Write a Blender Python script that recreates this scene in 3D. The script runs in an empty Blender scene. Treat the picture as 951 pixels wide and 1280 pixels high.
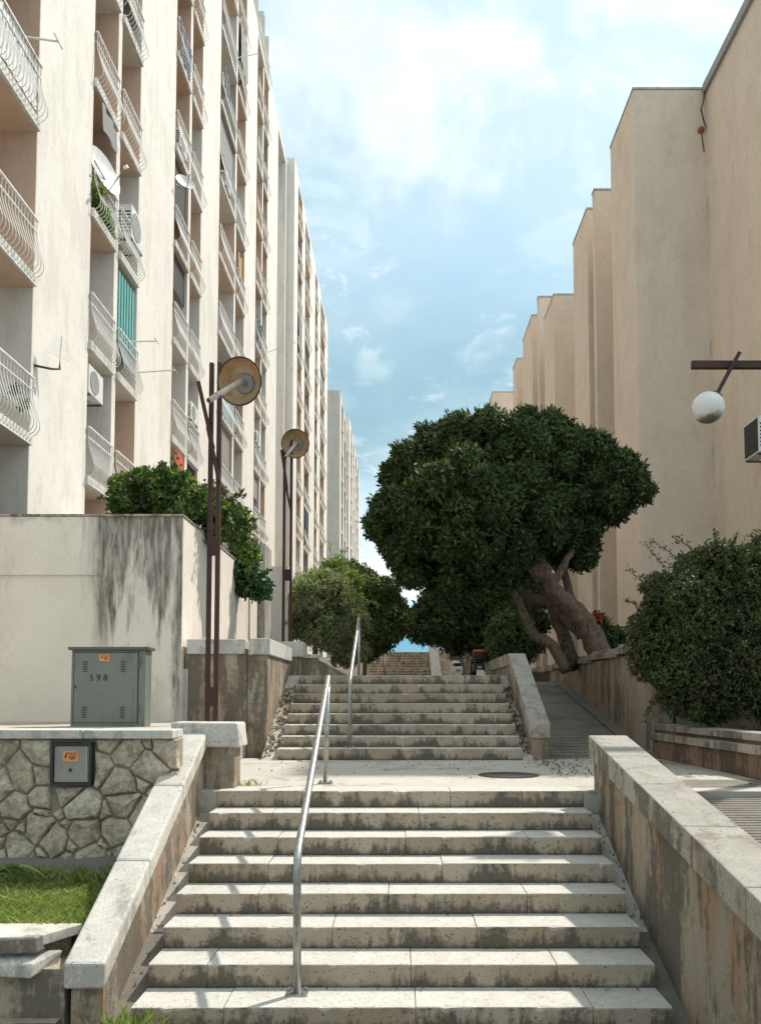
import bpy, math, random
import numpy as np
from mathutils import Vector, Matrix
R = math.radians
random.seed(7); rng = np.random.default_rng(7)
sc = bpy.context.scene
col = sc.collection

# ------------------------------------------------------------------ camera
TH = R(3.2); F = 1000.; CX = 498.; CY = 871.5 - F*math.tan(TH); ZE = 1.905   # focal length and optical centre in 951 px wide picture units
cam = bpy.data.objects.new('camera', bpy.data.cameras.new('camera')); col.objects.link(cam)
cam.location = (0, 0, ZE); cam.rotation_euler = (R(90)+TH, 0, 0)
cam.data.sensor_fit = 'HORIZONTAL'; cam.data.sensor_width = 36; cam.data.lens = F/951*36
cam.data.shift_x = -(CX-475.5)/951; cam.data.shift_y = (CY-640.6)/951
cam.data.clip_start = .05; cam.data.clip_end = 3000
sc.camera = cam

# ------------------------------------------------------------------ light, sky, exposure
SA, SB = .54, .48                                   # the sun stands towards (+SA, +SB, +1)
sun_el = math.atan(1/math.hypot(SA, SB)); sun_az = math.atan2(SA, SB)
sun = bpy.data.objects.new('sun', bpy.data.lights.new('sun', 'SUN')); col.objects.link(sun)
sun.data.energy = 3.3; sun.data.angle = R(1.0); sun.data.color = (1, .94, .85)
sun.rotation_euler = Vector((SA, SB, 1)).to_track_quat('Z', 'Y').to_euler()
world = bpy.data.worlds.new('World'); sc.world = world; world.use_nodes = True
sc.view_settings.view_transform = 'Standard'; sc.view_settings.look = 'None'
sc.view_settings.exposure = 0.62; sc.view_settings.gamma = 1
sc.cycles.max_bounces = 6; sc.cycles.diffuse_bounces = 4; sc.cycles.use_denoising = True

class NT:
    """small wrapper to write node graphs shortly"""
    def __init__(s, tree): s.t = tree; s.n = tree.nodes; s.l = tree.links
    def node(s, typ, **kw):
        n = s.n.new(typ)
        for k, v in kw.items(): setattr(n, k, v)
        return n
    def put(s, sock, v):
        if v is None: return
        if isinstance(v, bpy.types.NodeSocket): s.l.new(v, sock)
        else:
            if isinstance(v, (tuple, list)) and len(v) == 3 and sock.type == 'RGBA': v = (*v, 1)
            sock.default_value = v
    def mix(s, f, a, b, mode='MIX'):
        n = s.node('ShaderNodeMix', data_type='RGBA', blend_type=mode)
        s.put(n.inputs[0], f); s.put(n.inputs[6], a); s.put(n.inputs[7], b); return n.outputs[2]
    def math(s, op, a, b=None, c=None, clamp=False):
        n = s.node('ShaderNodeMath', operation=op, use_clamp=clamp)
        s.put(n.inputs[0], a); s.put(n.inputs[1], b)
        if c is not None: s.put(n.inputs[2], c)
        return n.outputs[0]
    def ramp(s, f, a, b, lo=0., hi=1., smooth=False):
        n = s.node('ShaderNodeMapRange', clamp=True)
        if smooth: n.interpolation_type = 'SMOOTHSTEP'
        for i, v in enumerate((f, a, b, lo, hi)): s.put(n.inputs[i], v)
        return n.outputs[0]
    def mapping(s, vec, scale=(1, 1, 1), loc=(0, 0, 0), rot=(0, 0, 0)):
        n = s.node('ShaderNodeMapping'); s.put(n.inputs[0], vec); n.inputs[3].default_value = scale
        n.inputs[1].default_value = loc; n.inputs[2].default_value = rot; return n.outputs[0]
    def noise(s, vec, scale, detail=5, rough=.55, dist=0.):
        n = s.node('ShaderNodeTexNoise'); s.put(n.inputs['Vector'], vec)
        n.inputs['Scale'].default_value = scale; n.inputs['Detail'].default_value = detail
        n.inputs['Roughness'].default_value = rough; n.inputs['Distortion'].default_value = dist
        return n.outputs['Fac']
    def sep(s, vec):
        n = s.node('ShaderNodeSeparateXYZ'); s.put(n.inputs[0], vec); return n.outputs
    def comb(s, x, y, z):
        n = s.node('ShaderNodeCombineXYZ'); s.put(n.inputs[0], x); s.put(n.inputs[1], y); s.put(n.inputs[2], z); return n.outputs[0]

# sky: Nishita air with a broken layer of cloud over it (all by direction, so it stays put when the camera moves)
w = NT(world.node_tree); w.n.clear()
sky = w.node('ShaderNodeTexSky', sky_type='NISHITA', sun_disc=False, sun_elevation=sun_el, sun_rotation=sun_az)
sky.air_density = 1.0; sky.dust_density = 1.2; sky.ozone_density = 1.6
tc = w.node('ShaderNodeTexCoord')
d = w.sep(tc.outputs['Generated'])
zz = w.math('MAXIMUM', w.math('ADD', d[2], .18), .05)
pl = w.comb(w.math('DIVIDE', d[0], zz), w.math('DIVIDE', d[1], zz), 0.)
n1 = w.noise(w.mapping(pl, (1, .8, 1), (2.1, .4, 0)), 1.1, 8, .52, .25)
n2 = w.noise(w.mapping(pl, (1, 1, 1), (5.3, 2.2, 0)), 3.6, 8, .6, .2)
# more cover high up and to the right, and a pale bank low down
bias = w.math('ADD', w.math('MULTIPLY', w.ramp(d[2], .40, .78, 0, 1, True), .26), w.math('MULTIPLY', w.ramp(d[0], -.05, .4), .19))
bank = w.math('MULTIPLY', w.math('MULTIPLY', w.ramp(d[2], .34, .22, 0, 1, True), w.ramp(d[2], .09, .14, 0, 1, True)), .42)
cov = w.math('ADD', w.math('ADD', w.math('MULTIPLY', n1, .75), w.math('MULTIPLY', n2, .32)), w.math('ADD', bias, bank))
puff = w.ramp(w.noise(w.mapping(pl, (1.2, 1, 1), (1.3, 7.2, 0)), 5.5, 9, .62, .3), .50, .66, 0, .8, True)
mask = w.math('MAXIMUM', w.ramp(cov, .56, .98, 0, 1, True), w.math('MULTIPLY', puff, w.ramp(cov, .50, .72)))
air = w.mix(1., sky.outputs[0], (.105, .128, .118), 'MULTIPLY')
veil = w.mix(.40, air, (.50, .655, .68))
dark = w.ramp(w.noise(w.mapping(pl, (1, .6, 1), (8, 1, 0)), .9, 6, .5), .42, .62)
low = w.math('MULTIPLY', w.ramp(d[2], .52, .36, 0, 1, True), w.math('MULTIPLY', w.ramp(d[2], .20, .30, 0, 1, True), .80))
veil = w.mix(w.math('MULTIPLY', low, w.ramp(dark, 0, 1, .75, 1)), veil, (.185, .325, .375))
veil = w.mix(w.ramp(d[2], .13, .07, 0, .9, True), veil, (.13, .34, .48))
cl = w.mix(w.ramp(w.noise(w.mapping(pl, (1, .8, 1), (3, 6, 0)), 2.2, 8, .6, .3), .42, .58, 0, 1, True), (.50, .635, .68), (.90, .92, .90))
c = w.mix(mask, veil, cl)
bg = w.node('ShaderNodeBackground'); w.put(bg.inputs[0], c); bg.inputs[1].default_value = .98
out = w.node('ShaderNodeOutputWorld'); w.l.new(bg.outputs[0], out.inputs[0])

# ------------------------------------------------------------------ materials
def new_mat(name):
    m = bpy.data.materials.new(name); m.use_nodes = True
    t = NT(m.node_tree); b = t.n['Principled BSDF']
    t.pos = t.node('ShaderNodeNewGeometry')
    return m, t, b
def finish(t, b, color, rough=.85, bump=None, strength=.3, dist=.02, metal=0., spec=.3):
    t.put(b.inputs['Base Color'], color); t.put(b.inputs['Roughness'], rough); b.inputs['Metallic'].default_value = metal
    b.inputs['Specular IOR Level'].default_value = spec
    if bump is not None:
        n = t.node('ShaderNodeBump'); n.inputs['Strength'].default_value = strength; n.inputs['Distance'].default_value = dist
        t.put(n.inputs['Height'], bump); t.l.new(n.outputs[0], b.inputs['Normal'])
def plain(name, c, rough=.6, metal=0., vary=.12, scale=8., spec=.4):
    m, t, b = new_mat(name)
    n = t.noise(t.pos.outputs['Position'], scale, 5)
    c2 = t.mix(t.ramp(n, .3, .7), tuple(x*(1-vary) for x in c), tuple(min(1, x*(1+vary)) for x in c))
    finish(t, b, c2, rough, n, .1, .005, metal, spec); return m
def weather(name, base, vary, grime, streak=.5, streak_lo=.52, patch=.4, patch_lo=.55, speck=.3, rust=None, rust_lo=.6, bump=.35, pits=0., streak_scale=5., top=None, rough=.88):
    """mineral surface: mottling, run-off streaks, lichen patches, speckle, optional rust and pits"""
    m, t, b = new_mat(name); P = t.pos.outputs['Position']
    big = t.noise(P, .9, 8, .6, .3); mid = t.noise(P, 5., 8, .65); fine = t.noise(P, 55., 6, .7)
    c = t.mix(t.ramp(big, .35, .65), base, vary)
    c = t.mix(t.ramp(mid, .3, .75, 0, .5), c, tuple(x*.78 for x in base))
    if rust:
        rn = t.noise(t.mapping(P, (2.2, 2.2, .7), (3, 1, 2)), 1.6, 8, .62, .4)
        c = t.mix(t.ramp(rn, rust_lo-.08, rust_lo+.12, 0, .85), c, rust)
    nz = t.sep(t.pos.outputs['Normal'])[2]
    side = t.ramp(nz, .3, .7, 1, 0)
    if top: c = t.mix(t.math('SUBTRACT', 1., side), c, t.mix(t.ramp(mid, .35, .7), top, tuple(x*.72 for x in top)))
    st = t.noise(t.mapping(P, (1, 1, .17), (0, 0, 3.3)), streak_scale*.8, 8, .74, .25)
    st = t.math('ADD', st, t.math('MULTIPLY', t.math('SUBTRACT', t.noise(t.mapping(P, (1, 1, .5), (4, 9, 1)), 1.3, 4, .6), .5), .55))
    edge = t.noise(P, 14., 6, .7)
    stf = t.ramp(t.math('ADD', st, t.math('MULTIPLY', t.math('SUBTRACT', edge, .5), .35)), streak_lo-.04, streak_lo+.05, 0, streak)
    c = t.mix(t.math('MULTIPLY', stf, side), c, grime)
    pn = t.noise(P, 2.3, 10, .72, .5)
    c = t.mix(t.ramp(pn, patch_lo-.03, patch_lo+.05, 0, patch), c, grime)
    c = t.mix(t.ramp(fine, .36, .64, speck, 0), c, tuple(x*.45 for x in base))
    h = t.math('ADD', t.math('MULTIPLY', fine, .5), t.math('MULTIPLY', mid, .7))
    if pits:
        v = t.noise(P, 34., 3, .5, .6); pf = t.ramp(v, .34, .27, 0, pits)
        c = t.mix(pf, c, (.05, .045, .035)); h = t.math('SUBTRACT', h, t.math('MULTIPLY', pf, 1.2))
    finish(t, b, c, rough, h, bump, .012); return m

M = {}
M['plaster'] = weather('white_plaster', (.82, .78, .72), (.76, .72, .66), (.48, .44, .37), .30, .54, .2, .59, .06, bump=.12, streak_scale=3.)
M['plaster_side'] = weather('beige_plaster', (.68, .62, .54), (.60, .55, .48), (.40, .35, .29), .25, .55, .12, .62, .05, bump=.12, streak_scale=3.)
M['tan_paint'] = weather('tan_paint', (.68, .50, .38), (.62, .45, .34), (.33, .24, .18), .2, .58, .1, .62, .05, bump=.1)
M['grey_paint'] = weather('grey_paint', (.72, .68, .62), (.64, .60, .55), (.36, .33, .29), .2, .58, .1, .62, .05, bump=.1)
M['taupe_paint'] = weather('taupe_paint', (.45, .40, .34), (.42, .36, .30), (.28, .23, .19), .2, .58, .1, .62, .05, bump=.1)
M['apricot'] = weather('apricot_plaster', (.83, .69, .56), (.76, .62, .49), (.50, .39, .30), .18, .55, .22, .58, .04, bump=.10, streak_scale=1.6)
M['slab_edge'] = weather('slab_edge', (.78, .76, .72), (.70, .68, .64), (.30, .27, .23), .45, .55, .2, .6, .1, bump=.15)
M['rail_white'] = plain('white_rail_paint', (.74, .72, .68), .45)
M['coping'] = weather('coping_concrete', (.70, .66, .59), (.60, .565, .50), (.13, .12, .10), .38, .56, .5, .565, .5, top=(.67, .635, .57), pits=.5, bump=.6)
M['coping_dark'] = weather('dark_coping_concrete', (.58, .51, .42), (.48, .415, .33), (.075, .06, .045), .85, .50, .6, .56, .7, rust=(.36, .21, .12), rust_lo=.60, top=(.40, .385, .345), pits=.6, bump=.7, streak_scale=6.)  # greyer concrete with dark streaks, patches, rust and pits
M['board_concrete'] = weather('board_marked_concrete', (.50, .44, .35), (.40, .335, .255), (.085, .07, .05), .80, .49, .5, .57, .5, rust=(.30, .165, .085), rust_lo=.50, pits=.5, bump=.7, streak_scale=6.)
M['wall_concrete'] = weather('ramp_wall_concrete', (.45, .385, .30), (.38, .30, .22), (.075, .065, .05), .80, .53, .45, .60, .4, rust=(.40, .215, .115), rust_lo=.52, pits=.4, bump=.5, streak_scale=4.)
M['red_concrete'] = weather('reddish_concrete', (.33, .225, .155), (.27, .17, .115), (.06, .05, .04), .8, .5, .5, .57, .5, pits=.4, bump=.6, streak_scale=4.)
M['paving'] = weather('landing_concrete', (.56, .53, .475), (.47, .435, .375), (.20, .175, .14), .2, .6, .55, .55, .4, bump=.5, pits=.3)
M['ramp'] = weather('ramp_concrete', (.27, .245, .205), (.215, .195, .16), (.10, .085, .07), .2, .6, .5, .53, .5, bump=.6)
M['asphalt'] = weather('far_ground', (.22, .20, .17), (.17, .155, .13), (.08, .07, .06), .2, .6, .4, .55, .4, bump=.5)
M['soil'] = weather('soil', (.10, .075, .05), (.07, .055, .035), (.03, .025, .02), .2, .6, .4, .5, .6, bump=1.)
M['brown_steel'] = weather('brown_steel', (.075, .030, .024), (.062, .026, .022), (.02, .012, .010), .3, .55, .3, .6, .2, rust=(.13, .055, .03), rust_lo=.66, bump=.15, rough=.5)
M['galv'] = plain('galvanised_steel', (.40, .395, .375), .42, .85, .22, 22.)
M['iron'] = plain('dark_iron', (.06, .055, .05), .6, .4)
M['black'] = plain('black_plastic', (.018, .018, .018), .45)
M['cab_green'] = weather('grey_green_enamel', (.20, .215, .185), (.18, .195, .165), (.09, .095, .08), .4, .54, .25, .58, .05, bump=.06, rough=.5)
M['cab_dark'] = plain('dark_enamel', (.095, .10, .09), .5)
M['grey_door'] = weather('grey_metal_door', (.36, .335, .29), (.33, .305, .26), (.16, .13, .10), .25, .55, .3, .6, .15, bump=.06, rough=.5)
M['orange'] = plain('orange_plate', (.80, .32, .11), .5)
M['orange_text'] = plain('brown_print', (.22, .06, .02), .6)
M['white_plastic'] = plain('white_plastic', (.70, .69, .66), .4)
M['grey_plastic'] = plain('grey_plastic', (.30, .29, .27), .5)
M['pink_tube'] = plain('faded_pink_tube', (.62, .48, .43), .5)
M['red_gloss'] = plain('red_plastic', (.55, .02, .02), .25)
M['teal'] = plain('teal_cloth', (.16, .42, .40), .8)
M['mortar'] = plain('dark_mortar', (.27, .24, .19), .95)

def mat_amber():
    m, t, b = new_mat('amber_bowl'); P = t.pos.outputs['Position']
    n = t.noise(P, 9., 6, .6); sp = t.noise(P, 40., 2, .5)
    c = t.mix(t.ramp(n, .3, .7), (.40, .22, .10), (.60, .42, .25))
    c = t.mix(t.ramp(sp, .27, .24), c, (.05, .025, .015))
    finish(t, b, c, .2, spec=.6); return m
M['amber'] = mat_amber()

def mat_globe():
    m, t, b = new_mat('opal_globe'); P = t.pos.outputs['Position']
    s = t.sep(P); n = t.noise(P, 7., 7, .65)
    f = t.math('ADD', t.math('MULTIPLY', t.ramp(s[2], 5.20, 5.03), .55), t.math('MULTIPLY', n, .6))
    c = t.mix(t.ramp(f, .62, .85, 0, .9), (.78, .74, .69), (.10, .075, .055))
    finish(t, b, c, .3, spec=.5); return m
M['globe'] = mat_globe()

def mat_step():
    m, t, b = new_mat('travertine_step'); P = t.pos.outputs['Position']
    oi = t.node('ShaderNodeObjectInfo'); rnd = oi.outputs['Random']
    off = t.comb(t.math('MULTIPLY', rnd, 37.), t.math('MULTIPLY', rnd, 17.), t.math('MULTIPLY', rnd, 9.))
    va = t.node('ShaderNodeVectorMath', operation='ADD'); t.put(va.inputs[0], P); t.put(va.inputs[1], off); Q = va.outputs[0]
    isl = t.pos.outputs['Random Per Island']
    big = t.noise(Q, 1.6, 6, .6); mid = t.noise(Q, 9., 8, .7); fine = t.noise(Q, 60., 5, .7)
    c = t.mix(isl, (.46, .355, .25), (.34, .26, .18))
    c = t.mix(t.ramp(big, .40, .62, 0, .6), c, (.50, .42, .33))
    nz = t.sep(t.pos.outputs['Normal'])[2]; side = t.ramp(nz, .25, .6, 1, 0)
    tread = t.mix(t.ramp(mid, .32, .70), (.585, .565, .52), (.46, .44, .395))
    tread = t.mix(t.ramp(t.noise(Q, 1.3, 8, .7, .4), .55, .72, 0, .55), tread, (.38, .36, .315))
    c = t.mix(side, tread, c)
    lz = t.sep(t.node('ShaderNodeTexCoord').outputs['Object'])[2]        # height inside the riser: 0 at its foot
    st = t.noise(t.mapping(Q, (1, 1, .18)), 5.5, 8, .72, .3)
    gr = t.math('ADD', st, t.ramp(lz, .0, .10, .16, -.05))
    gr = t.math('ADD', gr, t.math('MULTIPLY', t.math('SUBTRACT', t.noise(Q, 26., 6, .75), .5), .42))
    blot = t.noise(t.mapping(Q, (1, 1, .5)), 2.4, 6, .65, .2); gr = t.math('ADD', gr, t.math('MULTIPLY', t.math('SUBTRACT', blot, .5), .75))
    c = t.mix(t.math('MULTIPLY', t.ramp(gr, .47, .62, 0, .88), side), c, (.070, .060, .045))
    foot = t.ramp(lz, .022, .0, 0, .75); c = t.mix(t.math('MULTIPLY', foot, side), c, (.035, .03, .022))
    pit = t.ramp(t.noise(t.mapping(Q, (1, 1, 1.6)), 38., 3, .5, .5), .37, .31, 0, .8)
    c = t.mix(t.math('MULTIPLY', pit, t.ramp(side, 0, 1, .25, 1)), c, (.06, .05, .035))
    c = t.mix(t.ramp(fine, .35, .6, .3, 0), c, (.25, .22, .18))
    h = t.math('SUBTRACT', t.math('MULTIPLY', mid, .6), t.math('MULTIPLY', pit, 1.2))
    finish(t, b, c, .8, h, .6, .012); return m
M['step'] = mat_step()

def mat_stained(name='stained_render'):
    """white rendered planter with soot-dark run-off bands that keep to certain places along the wall"""
    m, t, b = new_mat(name); P = t.pos.outputs['Position']; s = t.sep(P)
    nx = t.math('ADD', s[0], t.math('MULTIPLY', t.math('SUBTRACT', t.noise(t.mapping(P, (1, 1, .35)), 3., 6, .65), .5), .30))
    tot = None
    for x0, wd, z0, am in ((-4.20, .16, 2.3, .95), (-3.97, .13, 3.3, .75), (-3.74, .07, 3.5, .65), (-3.50, .06, 3.2, .8), (-3.13, .10, 1.2, .95), (-5.78, .10, 2.4, .9), (-3.63, .22, 3.75, .35), (-4.48, .05, 3.7, .5)):
        f = t.ramp(t.math('ABSOLUTE', t.math('SUBTRACT', nx, x0)), wd, wd*.25, 0, am)
        zf = t.ramp(s[2], z0-.1, z0+.75); f = t.math('MULTIPLY', f, zf)
        tot = f if tot is None else t.math('MAXIMUM', tot, f)
    sn = t.noise(t.mapping(P, (1, 1, .13), (2.6, 0, .7)), 3.9, 9, .66, .35)
    zfall = t.math('ADD', t.ramp(s[2], 2.7, 4.4, -.12, .06), t.math('MULTIPLY', t.math('SUBTRACT', t.noise(t.mapping(P, (3, 3, .3)), 1.4, 3), .5), .25))
    win = t.math('MULTIPLY', t.ramp(s[0], -4.5, -4.2), t.ramp(s[0], -3.07, -3.2, .8, 1))
    tot = t.math('MAXIMUM', tot, t.math('MULTIPLY', t.ramp(t.math('ADD', sn, zfall), .42, .54, 0, .95), win))
    br = t.noise(t.mapping(P, (9, 9, 1.1)), 2.2, 9, .75)
    tot = t.math('MULTIPLY', tot, t.ramp(br, .32, .58, .3, 1))
    front = t.ramp(t.sep(t.pos.outputs['Normal'])[1], -.7, -.5, 1, .12)
    foot = t.math('MULTIPLY', t.ramp(s[2], 4.46, 4.30, 1, 0), t.ramp(t.noise(P, 5., 6), .4, .65, 0, .55))
    base = t.mix(t.ramp(t.noise(P, 1.2, 8, .6), .35, .65), (.86, .79, .70), (.78, .71, .62))
    c = t.mix(t.math('MULTIPLY', t.math('MAXIMUM', tot, foot), front), base, (.085, .075, .06))
    fine = t.noise(P, 30., 8, .75); c = t.mix(t.ramp(fine, .38, .6, .22, 0), c, (.38, .34, .29))
    pn = t.noise(t.mapping(P, (1, 1, .5)), 1.7, 8, .7); c = t.mix(t.ramp(pn, .55, .72, 0, .35), c, (.36, .32, .26))
    finish(t, b, c, .9, fine, .3, .01); return m
M['stained'] = mat_stained()

def mat_rubble():
    m, t, b = new_mat('rubble_stone'); P = t.pos.outputs['Position']; isl = t.pos.outputs['Random Per Island']
    c = t.mix(isl, (.62, .50, .37), (.80, .69, .55))
    c = t.mix(t.ramp(t.noise(P, 4., 8, .7), .42, .68, 0, .55), c, (.24, .175, .12))
    red = t.ramp(isl, .90, .94); c = t.mix(t.math('MULTIPLY', red, .6), c, (.34, .15, .08))
    n = t.noise(P, 14., 9, .72); c = t.mix(t.ramp(n, .38, .56, .6, 0), c, (.13, .11, .085))
    c = t.mix(t.ramp(t.noise(P, 60., 4), .58, .72, 0, .4), c, (.60, .57, .50))
    finish(t, b, c, .92, t.math('ADD', n, t.math('MULTIPLY', t.noise(P, 6., 4), 1.4)), .9, .03); return m
M['rubble'] = mat_rubble()

def leaf_mat(name, a, bcol, young=None, rough=.58, spec=.2, trans=.25):
    m, t, b = new_mat(name); isl = t.pos.outputs['Random Per Island']; P = t.pos.outputs['Position']
    c = t.mix(isl, a, bcol)
    if young: c = t.mix(t.ramp(t.math('ADD', t.math('MULTIPLY', isl, .6), t.math('MULTIPLY', t.noise(P, 2.2, 4), .7)), .72, .86, 0, .85), c, young)
    finish(t, b, c, rough, spec=spec)
    tr = t.node('ShaderNodeBsdfTranslucent'); t.put(tr.inputs[0], t.mix(1., c, (1.1, 1.3, .5), 'MULTIPLY'))
    mx = t.node('ShaderNodeMixShader'); mx.inputs[0].default_value = trans
    t.l.new(b.outputs[0], mx.inputs[1]); t.l.new(tr.outputs[0], mx.inputs[2])
    o = [n for n in t.n if n.type == 'OUTPUT_MATERIAL'][0]; t.l.new(mx.outputs[0], o.inputs[0]); return m
M['leaf_dark'] = leaf_mat('dark_glossy_leaves', (.030, .046, .016), (.066, .094, .030), (.10, .135, .045), trans=.16)
M['leaf_mid'] = leaf_mat('mid_green_leaves', (.045, .075, .025), (.085, .13, .045), (.13, .17, .07))
M['leaf_grey'] = leaf_mat('grey_green_leaves', (.20, .215, .13), (.35, .36, .24), (.28, .35, .14), trans=.35)
M['leaf_shrub'] = leaf_mat('shrub_leaves', (.045, .060, .026), (.085, .098, .042), (.14, .085, .045), trans=.15)
M['leaf_light'] = leaf_mat('fresh_green_leaves', (.11, .18, .045), (.20, .29, .085), (.30, .38, .12), trans=.38)
M['leaf_ivy'] = leaf_mat('ivy_leaves', (.025, .075, .022), (.045, .12, .035), (.08, .15, .06), rough=.3, spec=.5)
M['grass'] = leaf_mat('grass_blades', (.15, .21, .055), (.32, .38, .13), (.50, .46, .24), trans=.4)
M['dry_leaf'] = leaf_mat('dry_leaves', (.14, .09, .05), (.25, .18, .11), rough=.8)
M['core'] = plain('shade_core', (.014, .020, .010), .95, 0, .4, 6., .0)  # near-black crown hulls: stop see-through and paint in shade between leaf clumps
def mat_bark():
    m, t, b = new_mat('bark'); P = t.pos.outputs['Position']
    q = t.mapping(P, (1, 1, .28), (0, 0, 0), (0, R(-32), 0)); f = t.noise(q, 26., 8, .7, .6); g_ = t.noise(P, 3.5, 6, .6)
    c = t.mix(t.ramp(f, .40, .58), (.055, .035, .025), (.23, .15, .10)); c = t.mix(t.ramp(g_, .45, .65, 0, .6), c, (.22, .17, .125))
    finish(t, b, c, .95, f, 1., .05); return m
M['bark'] = mat_bark()
M['petal'] = plain('red_petals', (.5, .02, .02), .6)

# ------------------------------------------------------------------ mesh building
class MB:
    def __init__(s): s.v = []; s.f = []; s.m = []
    def add(s, vs, fs, mi=0):
        o = len(s.v); s.v += [tuple(v) for v in vs]; s.f += [tuple(i+o for i in f) for f in fs]; s.m += [mi]*len(fs); return s
    def hexa(s, p, mi=0):          # p: 4 bottom points then 4 top points, counter-clockwise from above
        return s.add(p, [(3, 2, 1, 0), (4, 5, 6, 7), (0, 1, 5, 4), (1, 2, 6, 5), (2, 3, 7, 6), (3, 0, 4, 7)], mi)
    def box(s, x0, x1, y0, y1, z0, z1, mi=0):
        return s.hexa([(x0, y0, z0), (x1, y0, z0), (x1, y1, z0), (x0, y1, z0), (x0, y0, z1), (x1, y0, z1), (x1, y1, z1), (x0, y1, z1)], mi)
    def slope(s, x0, x1, y0, y1, b0, b1, t0, t1, mi=0):    # box along Y whose bottom and top run from b0/t0 to b1/t1
        return s.hexa([(x0, y0, b0), (x1, y0, b0), (x1, y1, b1), (x0, y1, b1), (x0, y0, t0), (x1, y0, t0), (x1, y1, t1), (x0, y1, t1)], mi)
    def obox(s, c, ax, half, mi=0):  # oriented box: centre, 3 axes, half sizes
        c = Vector(c); A = [Vector(a).normalized()*h for a, h in zip(ax, half)]
        P = [c+A[0]*i+A[1]*j+A[2]*k for k in (-1, 1) for i, j in ((-1, -1), (1, -1), (1, 1), (-1, 1))]
        return s.hexa(P, mi)
    def bar(s, a, b, w, h=None, up=(0, 0, 1), mi=0):
        a = Vector(a); b = Vector(b); d = (b-a); L = d.length; d.normalize(); u = Vector(up)
        if abs(d.dot(u)) > .98: u = Vector((0, 1, 0))
        x = d.cross(u).normalized(); y = x.cross(d)
        return s.obox((a+b)/2, (x, y, d), (w/2, (h or w)/2, L/2), mi)
    def tube(s, pts, r, n=8, mi=0, cap=True, wob=0.):
        pts = [Vector(p) for p in pts]; k = len(pts); rs = r if isinstance(r, (list, tuple)) else [r]*k
        vs = []; fs = []; pu = None
        for i, p in enumerate(pts):
            d = (pts[min(i+1, k-1)]-pts[max(i-1, 0)]).normalized()
            if pu is None: pu = Vector((0, 0, 1)) if abs(d.z) < .9 else Vector((1, 0, 0))
            x = d.cross(pu).normalized(); y = x.cross(d).normalized(); pu = y if False else pu
            if abs(d.dot(pu)) > .9: pu = y
            for j in range(n):
                a = 2*math.pi*j/n; rr = rs[i]*(1+wob*(random.random()-.5))
                vs.append(p+x*math.cos(a)*rr+y*math.sin(a)*rr)
        for i in range(k-1):
            for j in range(n):
                fs.append((i*n+j, i*n+(j+1) % n, (i+1)*n+(j+1) % n, (i+1)*n+j))
        if cap: fs.append(tuple(range(n-1, -1, -1))); fs.append(tuple(range((k-1)*n, k*n)))
        return s.add(vs, fs, mi)
    def lathe(s, c, axis, prof, n=32, mi=0):    # profile (radius, along)
        c = Vector(c); a = Vector(axis).normalized(); x = a.orthogonal().normalized(); y = a.cross(x); k = len(prof)
        vs = [c+a*h+(x*math.cos(2*math.pi*j/n)+y*math.sin(2*math.pi*j/n))*max(r, 1e-4) for r, h in prof for j in range(n)]
        fs = [(i*n+j, i*n+(j+1) % n, (i+1)*n+(j+1) % n, (i+1)*n+j) for i in range(k-1) for j in range(n)]
        return s.add(vs, fs, mi)
    def prism(s, poly, z0, z1, mi=0):
        n = len(poly); vs = [(x, y, z0) for x, y in poly]+[(x, y, z1) for x, y in poly]
        return s.add(vs, [tuple(range(n-1, -1, -1)), tuple(range(n, 2*n))]+[(i, (i+1) % n, n+(i+1) % n, n+i) for i in range(n)], mi)
    def build(s, name, mats, parent=None, loc=None, bevel=0, smooth=False):
        off = Vector(parent.location) if parent is not None and parent.type == 'EMPTY' else Vector(loc or (0, 0, 0))
        if parent is not None and parent.type != 'EMPTY': off = parent.matrix_world.translation.copy() if not parent.parent else Vector(parent['_o'])
        me = bpy.data.meshes.new(name); me.from_pydata([Vector(v)-off for v in s.v], [], s.f)
        for mm in (mats if isinstance(mats, (list, tuple)) else [mats]): me.materials.append(M[mm] if isinstance(mm, str) else mm)
        if any(s.m): me.polygons.foreach_set('material_index', s.m)
        if smooth: me.polygons.foreach_set('use_smooth', [True]*len(me.polygons))
        me.update()
        o = bpy.data.objects.new(name, me); col.objects.link(o)
        if parent is not None: o.parent = parent; o['_o'] = tuple(off)
        else: o.location = off
        if bevel:
            b = o.modifiers.new('bevel', 'BEVEL'); b.width = bevel; b.segments = 2; b.limit_method = 'ANGLE'
        return o
def tag(o, label=None, cat=None, group=None, kind=None):
    if label: o['label'] = label
    if cat: o['category'] = cat
    if group: o['group'] = group
    if kind: o['kind'] = kind
    return o
def thing(name, label, cat, loc=(0, 0, 0), group=None):
    o = bpy.data.objects.new(name, None); col.objects.link(o); o.location = loc; o.empty_display_size = .2
    return tag(o, label, cat, group)
def single(name, mb, mat, label, cat, loc=(0, 0, 0), group=None, **kw):
    return tag(mb.build(name, mat, None, loc, **kw), label, cat, group)
def struct(name, mb, mat, **kw): return tag(mb.build(name, mat, **kw), kind='structure')
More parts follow.
